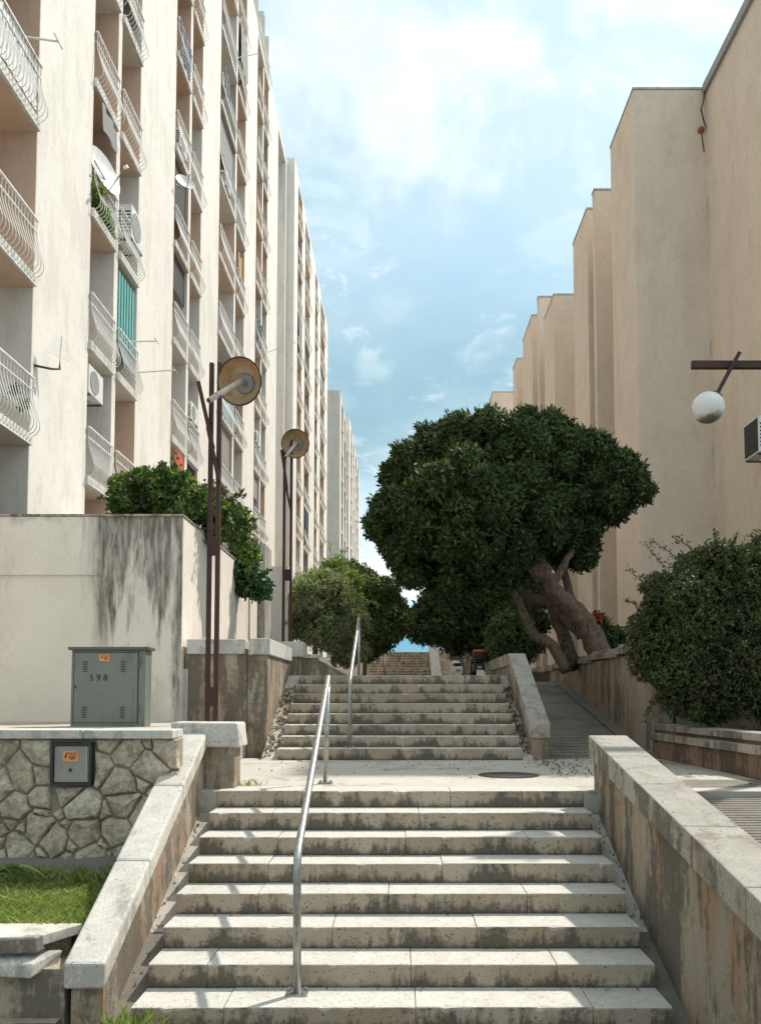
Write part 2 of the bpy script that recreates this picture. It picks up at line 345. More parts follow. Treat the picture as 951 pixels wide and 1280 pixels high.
def fast_mesh(name, V, n, mats, parent=None, loc=(0, 0, 0)):
    """V: (faces*n, 3) array of separate n-gons"""
    off = np.array(parent.location if parent is not None else loc)
    V = np.asarray(V, dtype=np.float32)-off.astype(np.float32); k = len(V)//n
    me = bpy.data.meshes.new(name); me.vertices.add(len(V)); me.vertices.foreach_set('co', V.ravel())
    me.loops.add(len(V)); me.loops.foreach_set('vertex_index', np.arange(len(V), dtype=np.int32))
    me.polygons.add(k); me.polygons.foreach_set('loop_start', np.arange(0, len(V), n, dtype=np.int32))
    me.update(calc_edges=True); me.validate()
    me.materials.append(M[mats]); o = bpy.data.objects.new(name, me); col.objects.link(o)
    if parent is not None: o.parent = parent
    else: o.location = off
    return o
def at(px, py, Y):                  # point at depth Y seen at that place of the 951 px wide photograph
    s = (CY-py)/F; z = Y*(s*math.cos(TH)+math.sin(TH))/(math.cos(TH)-s*math.sin(TH))
    D = Y*math.cos(TH)+z*math.sin(TH); return Vector(((px-CX)*D/F, Y, z+ZE))
H = .15; T = .33; Y1 = 5.018; Y2 = 10.874; XL, XRt = -1.64, 1.68; ZL = 7*H; ZP = 15*H

# ------------------------------------------------------------------ the setting
g = MB()
prof = [(-30, -.16), (5.0, -.16), (7.2, .7), (10.8, .75), (13, 1.1), (18.7, 2.0), (21, 2.2), (39, 2.2), (44.5, 4.1), (90, 4.6), (1500, 4.6)]
xs = [-1500, -60, -6, 0, 6, 60, 1500]
for i in range(len(prof)-1):
    for j in range(len(xs)-1):
        (a, za), (b_, zb) = prof[i], prof[i+1]
        g.add([(xs[j], a, za), (xs[j+1], a, za), (xs[j+1], b_, zb), (xs[j], b_, zb)], [(0, 1, 2, 3)])
struct('ground', g, 'asphalt')
struct('landing_pavement', MB().box(-2.15, 3.70, Y1+7*T+.36, 11.2, .85, ZL-.004).box(XRt+.002, 3.66, Y1+7*T, Y1+7*T+.358, .85, ZL-.006).box(-2.1, XL-.002, Y1+7*T+.02, Y1+7*T+.358, .85, ZL-.006), 'paving')
struct('plaza_pavement', MB().box(-2.2, 1.80, Y2+7*T+.36, 18.75, 2.0, ZP-.004).box(-2.2, 4.0, 18.76, 39.55, 2.0, ZP-.006).box(-2, 3.6, 43.9, 90, 4.0, 4.35), 'paving')
def gz(Y, y0, z0): return (Y-y0)/T*H+z0
for x0, x1 in ((-1.805, XL+.01), (XRt-.01, 1.815)):
    struct('gutter', MB().slope(x0, x1, 4.7, Y1+7*T+.02, -.5, .5, gz(4.7, Y1, -H)-.06, gz(Y1+7*T+.02, Y1, -H)-.06), 'paving')
for x0, x1 in ((-1.86, XL+.01), (XRt-.01, 1.83)):
    struct('gutter', MB().slope(x0, x1, Y2-.01, Y2+7*T+.35, .5, 1.6, ZL-.003, gz(Y2+7*T+.35, Y2, ZL)), 'paving')
# grooved lower ramp, ribs are real
rp = MB(); y = 7.65; RS = .183
rp.slope(2.10, 3.80, 7.65, 8.3, .7, .8, ZL-.002, ZL-.001)
while y > -1.:
    zt = ZL-(7.65-y)*RS
    rp.slope(2.10, 3.98, y-.062, y-.018, -.5, -.5, zt-.062*RS, zt-.018*RS)
    rp.slope(2.10, 3.98, y-.018, y, -.5, -.5, zt-.018*RS-.014, zt-.014)
    y -= .062
struct('grooved_ramp', rp, 'ramp')
up = MB(); RU = (ZP-ZL)/(18.7-11.15)
y = 11.15
while y < 18.7:
    z0 = ZL+(y-11.15)*RU
    xr = 3.36+(y-11.15)*.033
    up.slope(1.80, xr, y, y+.15, .6, .6, z0-.001, z0+.15*RU-.001); up.slope(1.80, xr, y+.15, y+.19, .6, .6, z0-.010, z0-.010)
    y += .19
up.hexa([(3.375, 11.15, .6), (3.62, 11.15, .6), (3.90, 18.75, .6), (3.64, 18.75, .6), (3.375, 11.15, ZL+.02), (3.62, 11.15, ZL+.02), (3.90, 18.75, ZP+.02), (3.64, 18.75, ZP+.02)])
struct('upper_ramp', up, 'ramp')
struct('terrace', MB().box(-20, -2.16, 6.98, 11.4, .2, 1.55).box(-20, -3.0, 11.4, 44, .2, 2.3), 'paving')
struct('lawn_soil', MB().box(-12, -2.045, 5.31, 6.70, -.3, .385), 'soil')
struct('planter_soil', MB().box(3.95, 8.8, 11.62, 45, .6, 2.62).box(3.95, 8.8, -2, 11.38, .0, 1.44), 'soil')

# ------------------------------------------------------------------ stairs
def stairs(label, y0, z0, n, x0, x1, seed, t=T, h=H, grp='flights of stone steps', joint=1.05):
    rd = random.Random(seed)
    s = thing('stone_stairs', label, 'stairs', ((x0+x1)/2, y0, z0), grp)
    for k in range(n):
        # the mesh is written round (centre, nosing, foot of the riser) so that its own height starts at the foot
        mb = MB(); cuts = [x0]; x = x0+joint*(.35+.8*rd.random())
        while x < x1-.35: cuts.append(x); x += joint*(.85+.5*rd.random())
        cuts.append(x1)
        for a, b in zip(cuts, cuts[1:]):
            dy = rd.uniform(0, .006); dz = rd.uniform(-.003, .002); xa = a+(.003 if a > x0 else 0); xb = b-(.003 if b < x1 else 0)
            m = max(3, int((xb-xa)/.035)); c1 = 0; vs = []; wear = rd.uniform(.006, .010)
            for i in range(m+1):
                x_ = xa+(xb-xa)*i/m; c1 = max(0, c1*.55+(rd.uniform(.008, .030) if rd.random() < .035 else 0)+rd.uniform(-.0015, .0015))
                e = min(i, m-i); c1 += .006 if e == 0 else 0; q = wear+c1
                vs += [(x_, dy, -.02), (x_, dy+rd.uniform(0, .0015), h+dz-q*1.1), (x_, dy+q*.35, h+dz-q*.35), (x_, dy+q*1.2, h+dz), (x_, t+.03, h+dz), (x_, t+.03, -.02)]
            fs = [(i*6+k, (i+1)*6+k, (i+1)*6+k+1, i*6+k+1) for i in range(m) for k in range(5)]+[(0, 1, 2, 3, 4, 5), tuple(m*6+k for k in (5, 4, 3, 2, 1, 0))]
            mb.add(vs, fs)
        mb.box(x0+.01, x1-.01, .014, t+.03, -.02, h-.014)
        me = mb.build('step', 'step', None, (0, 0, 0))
        me.parent = s; me.location = (-(x0+x1)/2, k*t, k*h)
    return s
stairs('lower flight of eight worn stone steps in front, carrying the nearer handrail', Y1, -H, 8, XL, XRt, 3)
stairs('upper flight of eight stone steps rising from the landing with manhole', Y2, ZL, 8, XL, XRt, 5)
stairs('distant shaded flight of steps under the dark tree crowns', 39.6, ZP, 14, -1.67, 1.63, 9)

# ------------------------------------------------------------------ parapets and walls
def lb(y): return .285+.512*(y-4.95)
p = thing('parapet', 'pale sloping concrete parapet left of the lower steps beside the lawn', 'parapet', (-1.9, 4.95, -.15), 'sloping parapets beside the stairs')
mb = MB()
for a, b in ((4.95, 5.82), (5.826, 6.68), (6.686, 7.46)):
    mb.slope(-2.035, -1.78, a, b, lb(a)-.155, lb(b)-.155, lb(a), lb(b))
mb.build('coping', 'coping', p, bevel=.018)
MB().slope(-2.0, -1.805, 5.0, 7.46, -.3, -.3, lb(5.)-.153, lb(7.46)-.153).build('wall', 'board_concrete', p)
p = thing('parapet_pier', 'concrete pier with broad slab cap where the pale parapet meets the landing', 'pier', (-1.7, 7.6, 1.05))
MB().hexa([(-2.12, 7.47, 1.44), (-1.47, 7.47, 1.43), (-1.47, 7.86, 1.43), (-2.12, 7.86, 1.44), (-2.12, 7.47, 1.665), (-1.50, 7.47, 1.66), (-1.50, 7.86, 1.66), (-2.12, 7.86, 1.665)]).build('cap', 'coping', p, bevel=.02)
MB().box(-2.0, -1.53, 7.52, 7.80, 1.0, 1.44).build('post', 'board_concrete', p, bevel=.006)

def rb(y): return 1.545+.183*(y-7.5)
p = thing('parapet', 'stained concrete parapet between the lower steps and grooved ramp', 'parapet', (1.95, 7.4, 1.0), 'sloping parapets beside the stairs')
mb = MB(); cuts = [-1, .9, 2.6, 4.15, 5.05, 5.95, 6.75, 7.5]
for a, b in zip(cuts, cuts[1:]): mb.slope(1.77, 2.13, a+.004, b, rb(a)-.20, rb(b)-.20, rb(a), rb(b))
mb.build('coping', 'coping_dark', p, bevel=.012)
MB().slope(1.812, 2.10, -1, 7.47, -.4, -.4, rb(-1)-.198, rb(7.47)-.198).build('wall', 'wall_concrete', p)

p = thing('parapet', 'weathered cranked parapet right of the upper steps, sloping then level', 'parapet', (1.95, 11, 1.05), 'sloping parapets beside the stairs')
za, zb_ = 1.535, 2.61
mb = MB().slope(1.79, 2.07, 10.95, 13.05, za-.20, zb_-.20, za, zb_).box(1.79, 2.07, 13.055, 15.75, zb_-.20, zb_)
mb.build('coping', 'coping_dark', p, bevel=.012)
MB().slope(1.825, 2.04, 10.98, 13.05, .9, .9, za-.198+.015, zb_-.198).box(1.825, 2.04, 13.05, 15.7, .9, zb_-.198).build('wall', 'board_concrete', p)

p = thing('planter_wall', 'rust-stained board-marked planter wall behind the first lamp post', 'wall', (-2.4, 11.4, 1.05))
mb = MB()
mb.box(-3.02, -2.19, 11.38, 11.7, 2.51, 2.725).box(-2.12, -1.83, 11.36, 13.72, 2.50, 2.735)
mb.build('coping', 'coping', p, bevel=.014)
MB().box(-3.05, -2.16, 11.42, 11.75, 1.0, 2.51).box(-2.15, -1.865, 11.40, 13.7, 1.0, 2.50).build('wall', 'board_concrete', p, bevel=.006)
MB().box(-3.04, -2.15, 11.76, 13.7, 1.5, 2.45).build('soil', 'soil', p)
p = thing('parapet_pier', 'small pier with thick square cap before the second lamp post', 'pier', (-1.9, 14.2, 2.2))
MB().box(-2.12, -1.67, 14.0, 14.5, 2.60, 2.87).build('cap', 'coping', p, bevel=.012)
MB().box(-2.05, -1.76, 14.05, 14.45, 1.6, 2.60).build('post', 'board_concrete', p)
p = thing('planter_edge', 'low planter kerb of stained concrete under the pale left tree', 'planter', (-1.6, 15, 2.25))
MB().slope(-2.25, -1.55, 15.0, 15.5, 2.1, 2.1, 2.62, 2.62).hexa([(-1.55, 15, 2.1), (-.95, 15.6, 2.1), (-.98, 38, 2.1), (-1.6, 38, 2.1), (-1.55, 15, 2.62), (-.95, 15.6, 2.29), (-.98, 38, 2.30), (-1.6, 38, 2.62)]).build('wall', 'board_concrete', p, bevel=.01)
MB().box(-2.26, -1.53, 14.97, 15.45, 2.622, 2.70).build('coping', 'coping', p, bevel=.01)

# the retaining wall of the ramp, tall part
p = thing('retaining_wall', 'tall streaked concrete retaining wall along the ramp, carrying the leaning tree', 'wall', (3.7, 15, 1.2))
def wx(y): return 3.60+(y-11.4)*.037
MB().hexa([(wx(11.4), 11.4, .6), (wx(11.4)+.3, 11.4, .6), (wx(24)+.3, 24, .6), (wx(24), 24, .6), (wx(11.4), 11.4, 2.55), (wx(11.4)+.3, 11.4, 2.55), (wx(24)+.3, 24, 2.62), (wx(24), 24, 2.62)]).box(3.95, 8.75, 11.4, 11.6, .6, 2.50).build('wall', 'wall_concrete', p)
mb = MB(); ys = [11.36, 13.3, 15.4, 17.6, 20, 24.05]
for a, b in zip(ys, ys[1:]):
    mb.hexa([(wx(a)-.07, a+.003, 2.555), (wx(a)+.34, a+.003, 2.555), (wx(b)+.34, b, 2.60), (wx(b)-.07, b, 2.60), (wx(a)-.07, a+.003, 2.66), (wx(a)+.34, a+.003, 2.66), (wx(b)+.34, b, 2.715), (wx(b)-.07, b, 2.715)])
    mb.hexa([(wx(a)-.02, a+.003, 2.66), (wx(a)+.34, a+.003, 2.66), (wx(b)+.34, b, 2.715), (wx(b)-.02, b, 2.715), (wx(a)-.02, a+.003, 2.71), (wx(a)+.34, a+.003, 2.71), (wx(b)+.34, b, 2.765), (wx(b)-.02, b, 2.765)])
mb.build('coping', 'coping_dark', p, bevel=.008)
p = thing('low_wall', 'low reddish wall with double concrete coping under the shrub beside the ramp', 'wall', (3.8, 8, 1.0))
def lx(y): return 3.60+(11.38-y)*.049
def strip(mb, y0, y1, dx0, dx1, z0, z1):
    mb.hexa([(lx(y0)+dx0, y0, z0), (lx(y0)+dx1, y0, z0), (lx(y1)+dx1, y1, z0), (lx(y1)+dx0, y1, z0), (lx(y0)+dx0, y0, z1), (lx(y0)+dx1, y0, z1), (lx(y1)+dx1, y1, z1), (lx(y1)+dx0, y1, z1)])
mb = MB(); strip(mb, -1, 11.38, 0, .25, -.5, 1.30); strip(mb, -1, 11.38, .05, .25, 1.30, 1.44); mb.build('wall', 'red_concrete', p)
mb = MB()
for a, b in ((-1, 2.4), (2.41, 5), (5.01, 7.2), (7.21, 9.3), (9.31, 11.36)): strip(mb, a, b, -.05, .2, 1.302, 1.395); strip(mb, a, b, .012, .30, 1.437, 1.52)
mb.build('coping', 'coping_dark', p, bevel=.006)

# left: ledge in front of the lawn, rubble wall behind it
p = thing('ledge_wall', 'low concrete ledge with cracked white coping in front of the lawn', 'wall', (-3, 5.1, -.15))
poly = [(-12, 4.92), (-2.50, 4.92), (-2.46, 4.99), (-2.30, 5.01), (-2.20, 5.04), (-2.055, 5.30), (-12, 5.30)]
MB().prism(poly, .365, .43).build('coping', 'coping', p, bevel=.006)
MB().prism([(-12, 4.965), (-2.62, 4.96), (-2.52, 5.02), (-2.25, 5.12), (-2.12, 5.29), (-12, 5.29)], .24, .363).build('bedding', 'coping_dark', p, bevel=.004)
MB().box(-12, -2.04, 5.0, 5.29, -.3, .238).box(-12, -2.06, 4.93, 5.0, -.3, -.055).build('wall', 'wall_concrete', p, bevel=.004)
mb = MB()
mb.hexa([(-2.53, 4.90, .225), (-2.22, 4.93, .20), (-2.13, 5.12, .235), (-2.50, 5.05, .25), (-2.56, 4.915, .295), (-2.22, 4.95, .285), (-2.10, 5.12, .32), (-2.50, 5.06, .325)])
single('broken_slab', mb, 'coping', 'broken slab end tilted down at the corner of the ledge', 'slab', (-2.35, 5.0, .25), bevel=.012)
single('broken_slab', MB().hexa([(-2.50, 4.97, .33), (-2.21, 4.99, .33), (-2.19, 5.07, .33), (-2.46, 5.07, .33), (-2.46, 4.99, .425), (-2.23, 5.0, .433), (-2.20, 5.06, .433), (-2.45, 5.05, .425)]), 'coping_dark', 'dark mortar patch lump filling the broken corner of the ledge', 'mortar', (-2.35, 5.0, .33), bevel=.015)

def voronoi_wall(x0, x1, z0, z1, n, seed, hole):
    rd = random.Random(seed); pts = []; tries = 0
    while len(pts) < n and tries < 20000:
        tries += 1; q = (rd.uniform(x0, x1), rd.uniform(z0, z1)); rr = .075 if rd.random() < .22 else .19
        if hole[0] < q[0] < hole[1] and hole[2] < q[1] < hole[3]: continue
        if all((q[0]-a)**2+((q[1]-b)*1.2)**2 > max(rr, r2)**2*.8 or (q[0]-a)**2+((q[1]-b)*1.2)**2 > rr*r2 for a, b, r2 in pts): pts.append((*q, rr))
    cells = []
    def clip(poly, mx, mz, nx, nz):
        new = []
        for k in range(len(poly)):
            a, b = poly[k], poly[(k+1) % len(poly)]
            da = (a[0]-mx)*nx+(a[1]-mz)*nz; db = (b[0]-mx)*nx+(b[1]-mz)*nz
            if da <= 0: new.append(a)
            if da*db < 0: u = da/(da-db); new.append((a[0]+(b[0]-a[0])*u, a[1]+(b[1]-a[1])*u))
        return new
    for i, (px, pz, pr_) in enumerate(pts):
        poly = [(x0, z0), (x1, z0), (x1, z1), (x0, z1)]
        for j, (qx, qz, qr) in enumerate(pts):
            if i == j or (qx-px)**2+(qz-pz)**2 > .7: continue
            nx, nz = qx-px, qz-pz; D2 = nx*nx+nz*nz; f = .5+.5*(pr_**2-qr**2)/D2*.8; f = min(.8, max(.2, f))
            poly = clip(poly, px+nx*f, pz+nz*f, nx, nz)
            if len(poly) < 3: break
        if len(poly) < 3: continue
        if min(a for a, _ in poly) < hole[1] and max(a for a, _ in poly) > hole[0] and min(b for _, b in poly) < hole[3] and max(b for _, b in poly) > hole[2]:
            if px < hole[0]: poly = clip(poly, hole[0], 0, 1, 0)
            elif px > hole[1]: poly = clip(poly, hole[1], 0, -1, 0)
            elif pz < hole[2]: poly = clip(poly, 0, hole[2], 0, 1)
            else: poly = clip(poly, 0, hole[3], 0, -1)
        if len(poly) >= 3: cells.append(poly)
    return cells
def rubble(cells, yf, hole, seed):
    rd = random.Random(seed); mb = MB()
    for poly in cells:
        cx = sum(a for a, _ in poly)/len(poly); cz = sum(b for _, b in poly)/len(poly)
        # subdivide the edges and jitter, then four rings rising to an uneven face
        ring = []
        for k in range(len(poly)):
            a, b = poly[k], poly[(k+1) % len(poly)]; L = math.hypot(b[0]-a[0], b[1]-a[1]); m = max(1, int(L/.05))
            for q in range(m): u = q/m; ring.append((a[0]+(b[0]-a[0])*u+rd.uniform(-.005, .005), a[1]+(b[1]-a[1])*u+rd.uniform(-.005, .005)))
        n = len(ring); big = rd.uniform(.030, .060); tx, tz = rd.uniform(-.16, .16), rd.uniform(-.16, .16); vs = []
        R_ = max(.05, min(math.hypot(a-cx, b-cz) for a, b in ring))
        for ins, dep in ((.004, 0.), (.009, .50), (.020, .84), (.045, 1.0)):
            for a, b in ring:
                L = math.hypot(a-cx, b-cz); f = max(0, 1-ins/max(L, .02)*1.15)
                if ins > .04: f = max(.15, f*(.9+.12*rd.random()))
                X = cx+(a-cx)*f; Z = cz+(b-cz)*f
                vs.append((X, yf-dep*big+((X-cx)*tx+(Z-cz)*tz)*dep+rd.uniform(-.004, .004)*dep, Z))
        vs.append((cx+rd.uniform(-.02, .02), yf-big*rd.uniform(.95, 1.3), cz+rd.uniform(-.02, .02)))
        fs = [(r*n+k, r*n+(k+1) % n, (r+1)*n+(k+1) % n, (r+1)*n+k) for r in range(3) for k in range(n)]+[(3*n+k, 3*n+(k+1) % n, 4*n) for k in range(n)]
        mb.add(vs, fs)
    return mb
p = thing('stone_wall', 'rubble stone retaining wall with flat concrete coping above the lawn', 'wall', (-3, 6.85, .38))
hole = (-2.945, -2.58, 1.145, 1.535)
cells = voronoi_wall(-5.4, -1.86, .30, 1.55, 120, 4, hole)
rubble(cells, 6.86, hole, 5).build('stones', 'rubble', p)
MB().box(-12, -1.87, 6.862, 6.975, .2, 1.545).build('mortar', 'mortar', p)
MB().box(-12, -2.66, 6.76, 7.1, 1.548, 1.625).box(-2.655, -1.90, 6.76, 7.1, 1.548, 1.623).build('coping', 'coping', p, bevel=.010)

# white rendered planter block
p = thing('planter_block', 'big white rendered planter block with dark run-off stains behind the cabinet', 'planter', (-5, 11.3, 1.5))
MB().box(-14, -3.07, 11.30, 17.3, 1.0, 4.47).box(-14, -4.22, 11.265, 11.302, 3.63, 4.465).build('wall', 'stained', p)
MB().box(-14, -3.055, 11.25, 11.55, 4.472, 4.50).box(-3.25, -3.055, 11.552, 17.3, 4.472, 4.50).build('coping', 'coping_dark', p)
MB().box(-13.5, -3.27, 11.56, 17.2, 4.40, 4.482).build('soil', 'soil', p)
single('wall_block', MB().box(-5.2, -2.93, 17.45, 18.3, 1.5, 5.27), weather('grey_render', (.56, .53, .47), (.47, .44, .38), (.16, .14, .11), .5, .5, .3, .57, .2, bump=.3), 'narrow grey concrete end wall with a stained top beside the ivy', 'wall', (-4, 17.5, 1.5))
single('wall_block', MB().box(-5.2, -2.66, 19.2, 22.5, 1.5, 5.05), 'plaster', 'plain white rendered wall just left of the second lamp post', 'wall', (-4, 19.2, 1.5))
p = thing('rooftop_box', 'small brown-faced ledge between the white planter block and facade', 'ledge', (-5.6, 16, 4.5))
MB().box(-6.35, -4.6, 15.0, 16.9, 4.49, 4.95).build('body', 'taupe_paint', p)
MB().box(-6.38, -4.55, 14.97, 16.9, 4.951, 5.02).build('top', 'coping', p)

M['blind_dark'] = plain('dark_slats', (.06, .055, .05), .6); M['blind_sand'] = plain('sand_slats', (.40, .33, .24), .7)
# ------------------------------------------------------------------ apartment buildings, left
XF = -6.4
def railing_mesh(L, seed=0):
    """white balcony railing with bellied bars; local: y along, x outwards, z up from the slab top"""
    mb = MB(); prof = [(.05, .98), (.045, .80), (.05, .66), (.09, .50), (.14, .34), (.185, .20), (.185, .09), (.14, .01), (.07, -.03)]
    n = max(6, int(L/.115)); r = .0095
    for i in range(n+1):
        yy = .03+(L-.06)*i/n
        mb.tube([(x, yy, z) for x, z in prof], r, 4, cap=False)
    mb.bar((.05, 0, 1.0), (.05, L, 1.0), .045, .03); mb.bar((.045, 0, .78), (.045, L, .78), .022, .022)
    return mb
def balcony_proto(L, tall):
    b = MB().box(-1.55, .06, 0.004, L-.004, -.18, 0, 0)                                  # slab
    b.box(-1.54, .0, .006, L-.006, -.188, -.1815, 1)                                      # painted underside
    b.box(-1.54, -.004, L-.012, L-.003, .001, tall-.19, 1).box(-1.54, -.004, .003, .012, .001, tall-.19, 1)
    b.box(-1.545, -1.50, .013, L-.013, .001, tall-.19, 1)
    b.box(-1.499, -1.48, L*.2, L*.75, .05, 2.1, 2)
    return b
glass = plain('dark_glass', (.03, .035, .04), .15); M['dark_glass'] = glass
def facade(root, xf, cells, z0, nf, floor, paint, seed, rails=True):
    rd = random.Random(seed); rd2 = random.Random(seed+100)
    for ci, (ya, yb) in enumerate(cells):
        L = yb-ya; bp = balcony_proto(L, floor).build('balcony', ['slab_edge', 'grey_paint', 'dark_glass'], None); rl = None
        if rails: rl = railing_mesh(L).build('railing', 'rail_white', None)
        for k in range(nf):
            o = bp if k == 0 else bp.copy(); r_ = None
            if k: col.objects.link(o)
            o.parent = root; o.location = Vector((xf, ya, z0+k*floor))-Vector(root.location)
            o.material_slots[1].link = 'OBJECT'; o.material_slots[1].material = M[paint(ci, k, rd)]
            if rails:
                r_ = rl if k == 0 else rl.copy()
                if k: col.objects.link(r_)
                r_.parent = o; r_.location = (0, 0, .01)
            if rd2.random() < .17:
                low = rd2.choice((1.2, 1.5, 1.9)); sm = MB(); z = floor-.20
                while z > low-.3: sm.box(-.10, -.085, .02, L-.02, z-.07, z-.004); z -= .075
                q = sm.build('roller_blind', rd2.choice(['taupe_paint', 'blind_dark', 'grey_plastic', 'blind_sand', 'blind_dark']), None); q.parent = o
def building(label, xf, y0, y1, zt, pillars, back, roots=(0, 0), wmat='plaster', depth=9.):
    b = thing('apartment_building', label, 'building', (xf-3, (y0+y1)/2, 2.2), 'apartment blocks along the stair street')
    mb = MB()
    for a, c_ in pillars: mb.box(xf-1.62, xf, a, c_, 1.5, zt-.004)
    mb.build('wall', wmat, b, bevel=.01)
    MB().box(xf-depth, xf-1.621, y0, y1, 1.5, zt-.3).build('inner_wall', 'grey_paint', b)
    MB().box(xf-depth, xf-.02, y0+.02, y1-.02, zt-.35, zt-.01).build('roof', 'slab_edge', b)
    return b
# block A
pA = [(6.0, 8.2), (8.2+2.45, 10.65+.0001), (13.65, 16.12), (17.51, 17.73), (19.08, 22.1), (23.6, 23.85), (25.11, 27.65), (30.30, 30.58), (32.29, 34.87), (36.35, 36.6), (37.81, 41.03), (43.9, 44.48)]
pA = [q for q in pA if q[1]-q[0] > .05]
A = building('tall white apartment block nearest on the left, with bellied balcony railings', XF, 6, 44.48, 32.6, pA, None)
cellsA = [(10.65, 13.65), (16.12, 17.51), (17.73, 19.08), (22.1, 23.6), (23.85, 25.11), (27.65, 30.30), (30.58, 32.29), (34.87, 36.35), (36.6, 37.81)]
tanA = {(0, 1): 1, (0, 2): 1, (0, 3): 1, (0, 0): 0, (1, 2): 1, (1, 3): 1, (1, 4): 0, (1, 1): 0, (2, 3): 1, (2, 2): 0, (2, 1): 0, (2, 4): 0}
def paintA(ci, k, rd):
    # k = 0 is the lowest slab (underside at 6.2 m); each floor's owner painted it as they liked
    if (ci, k) in tanA: return 'tan_paint' if tanA[(ci, k)] else 'grey_paint'
    return 'tan_paint' if rd.random() < .36 else ('taupe_paint' if rd.random() < .12 else 'grey_paint')
# slab tops: undersides at 6.25 + 2.83 k
facade(A, XF, cellsA, 6.43-2.83, 11, 2.83, lambda ci, k, rd: paintA(ci, k-1, rd), 11)
B = building('second white apartment block on the left, taller and further up the slope', -5.98, 44.5, 66, 33.0,
             [(44.5, 46.2), (48.2, 49.9), (52.5, 56.0), (57.7, 60.0), (63.3, 66)], None)
facade(B, -5.98, [(46.2, 48.2), (49.9, 52.5), (56.0, 57.7), (60.0, 63.3)], 6.0, 10, 2.7, lambda ci, k, rd: 'tan_paint' if rd.random() < .5 else ('taupe_paint' if rd.random() < .4 else 'grey_paint'), 12)
Cb = building('far pale apartment block with a blank beige end wall', -6.4, 86, 100, 35.5, [(86, 88.6), (91, 93), (95.5, 97), (99, 100)], None, wmat='plaster_side')
facade(Cb, -6.4, [(88.6, 91), (93, 95.5), (97, 99)], 5.5, 10, 3.0, lambda ci, k, rd: 'taupe_paint' if rd.random() < .5 else 'grey_paint', 13, rails=False)
Db = building('farthest apartment block on the left, a narrow striped sliver beside the sky', -6.25, 100.05, 126, 37.5, [(100.05, 103), (106, 108.5), (111, 114), (117, 119.5), (123, 126)], None)
facade(Db, -6.25, [(103, 106), (108.5, 111), (114, 117), (119.5, 123)], 5.5, 10, 3.2, lambda ci, k, rd: 'taupe_paint' if rd.random() < .5 else 'tan_paint', 14, rails=False)

# ------------------------------------------------------------------ apartment buildings, right
XB = 6.72; XN = 8.8
def rbuilding(label, blocks, y0, y1, zt, near=None, cop='coping'):
    b = thing('apartment_building', label, 'building', (XB+3, (y0+y1)/2, 2.2), 'windowless apricot blocks on the right')
    mb = MB()
    for a, c_, x in blocks: mb.box(x, 19.5, a, c_, .5, zt)
    mb.box(XN, 20, y0, y1, .5, zt-.05)
    mb.build('wall', 'apricot', b, bevel=.02)
    mb = MB()
    for a, c_, x in blocks: mb.box(x-.02, 19.6, a-.02, c_+.02, zt+.002, zt+.06)
    mb.build('roof_edge', cop, b)
    return b
Rb = rbuilding('windowless apricot apartment block nearest on the right with stepped wall slabs', [(22, 24.47, XB), (26.57, 26.85, XB), (27.64, 29.9, XB), (33.75, 36.07, XB)], 17.6, 37.4, 19.3)
MB().box(XN-.10, 12, 17.5, 21.97, 19.16, 19.42).build('gutter', 'grey_plastic', Rb)
MB().tube([(XN-.06, 21.9, 19.2), (XN-.10, 21.9, 18.9), (XN-.2, 21.85, 18.6), (XN-.14, 21.85, 18.3), (XN-.05, 21.9, 18.1)], .02, 6).build('cable', 'black', Rb)
for z in (15.8, 11.6, 8.6):
    MB().tube([(XN-.01, 21.95, z+.32), (XN-.10, 21.93, z+.22), (XN-.13, 21.93, z), (XN-.10, 21.93, z-.22), (XN-.01, 21.95, z-.32)], .015, 6).build('cable', 'white_plastic', Rb)
MB().lathe(at(876, 163, 21.98), (0, -1, 0), [(.10, 0), (.09, .05), (.04, .09), (0, .10)], 12).bar(at(877, 168, 21.985), at(880, 190, 21.985), .03, .02).build('anchor', plain('rusty_iron', (.28, .10, .05), .9), Rb)
rbuilding('slightly taller apricot block behind the big tree, second along the right side', [(37.45, 37.8, XB), (39.32, 42.21, XB), (44.5, 46, XB)], 37.42, 56, 21.1)
rbuilding('farthest apricot block on the right, its roof just showing over the tree crown', [(56.2, 70, XB)], 56.1, 70, 23.7)

# ------------------------------------------------------------------ handrails
def handrail(label, foot, head, bend, post2, r=.026, plates=True):
    h = thing('handrail', label, 'handrail', foot, 'steel tube handrails on the stairs')
    f = Vector(foot); b = Vector(bend); hd = Vector(head); p2 = Vector(post2)
    d1 = (b-f).normalized(); d2 = (hd-b).normalized()
    pts = [f, b-d1*.09, b-d1*.04+d2*.012, b-d1*.012+d2*.04, b+d2*.09, hd-d2*.05, hd]
    MB().tube(pts, r, 14).build('rail', 'galv', h, smooth=True)
    MB().tube([p2, (hd.x, p2.y, hd.z-.03)], r*.93, 12).build('post', 'galv', h, smooth=True)
    for q in (f, p2):
        o = MB().box(q.x-.07, q.x+.07, q.y-.055, q.y+.055, q.z+.001, q.z+.011)
        for i in (-1, 1):
            for j in (-1, 1): o.tube([(q.x+i*.05, q.y+j*.036, q.z+.011), (q.x+i*.05, q.y+j*.036, q.z+.03)], .011, 6)
        o.build('base_plate', 'galv', h)
    return h
handrail('nearer galvanised tube handrail bolted to the bottom step', (-.65, 5.24, 0), (-.70, 7.98, 2.10), (-.655, 5.24, .875), (-.72, 7.95, ZL))
handrail('second tube handrail climbing the upper steps in front of the trees', (-.67, 11.06, 1.2), (-.67, 13.55, 3.24), (-.67, 11.06, 2.14), (-.67, 13.52, ZP))
hr = thing('handrail', 'far thin handrail on the distant shaded stairs', 'handrail', (-.55, 39.7, ZP), 'steel tube handrails on the stairs')
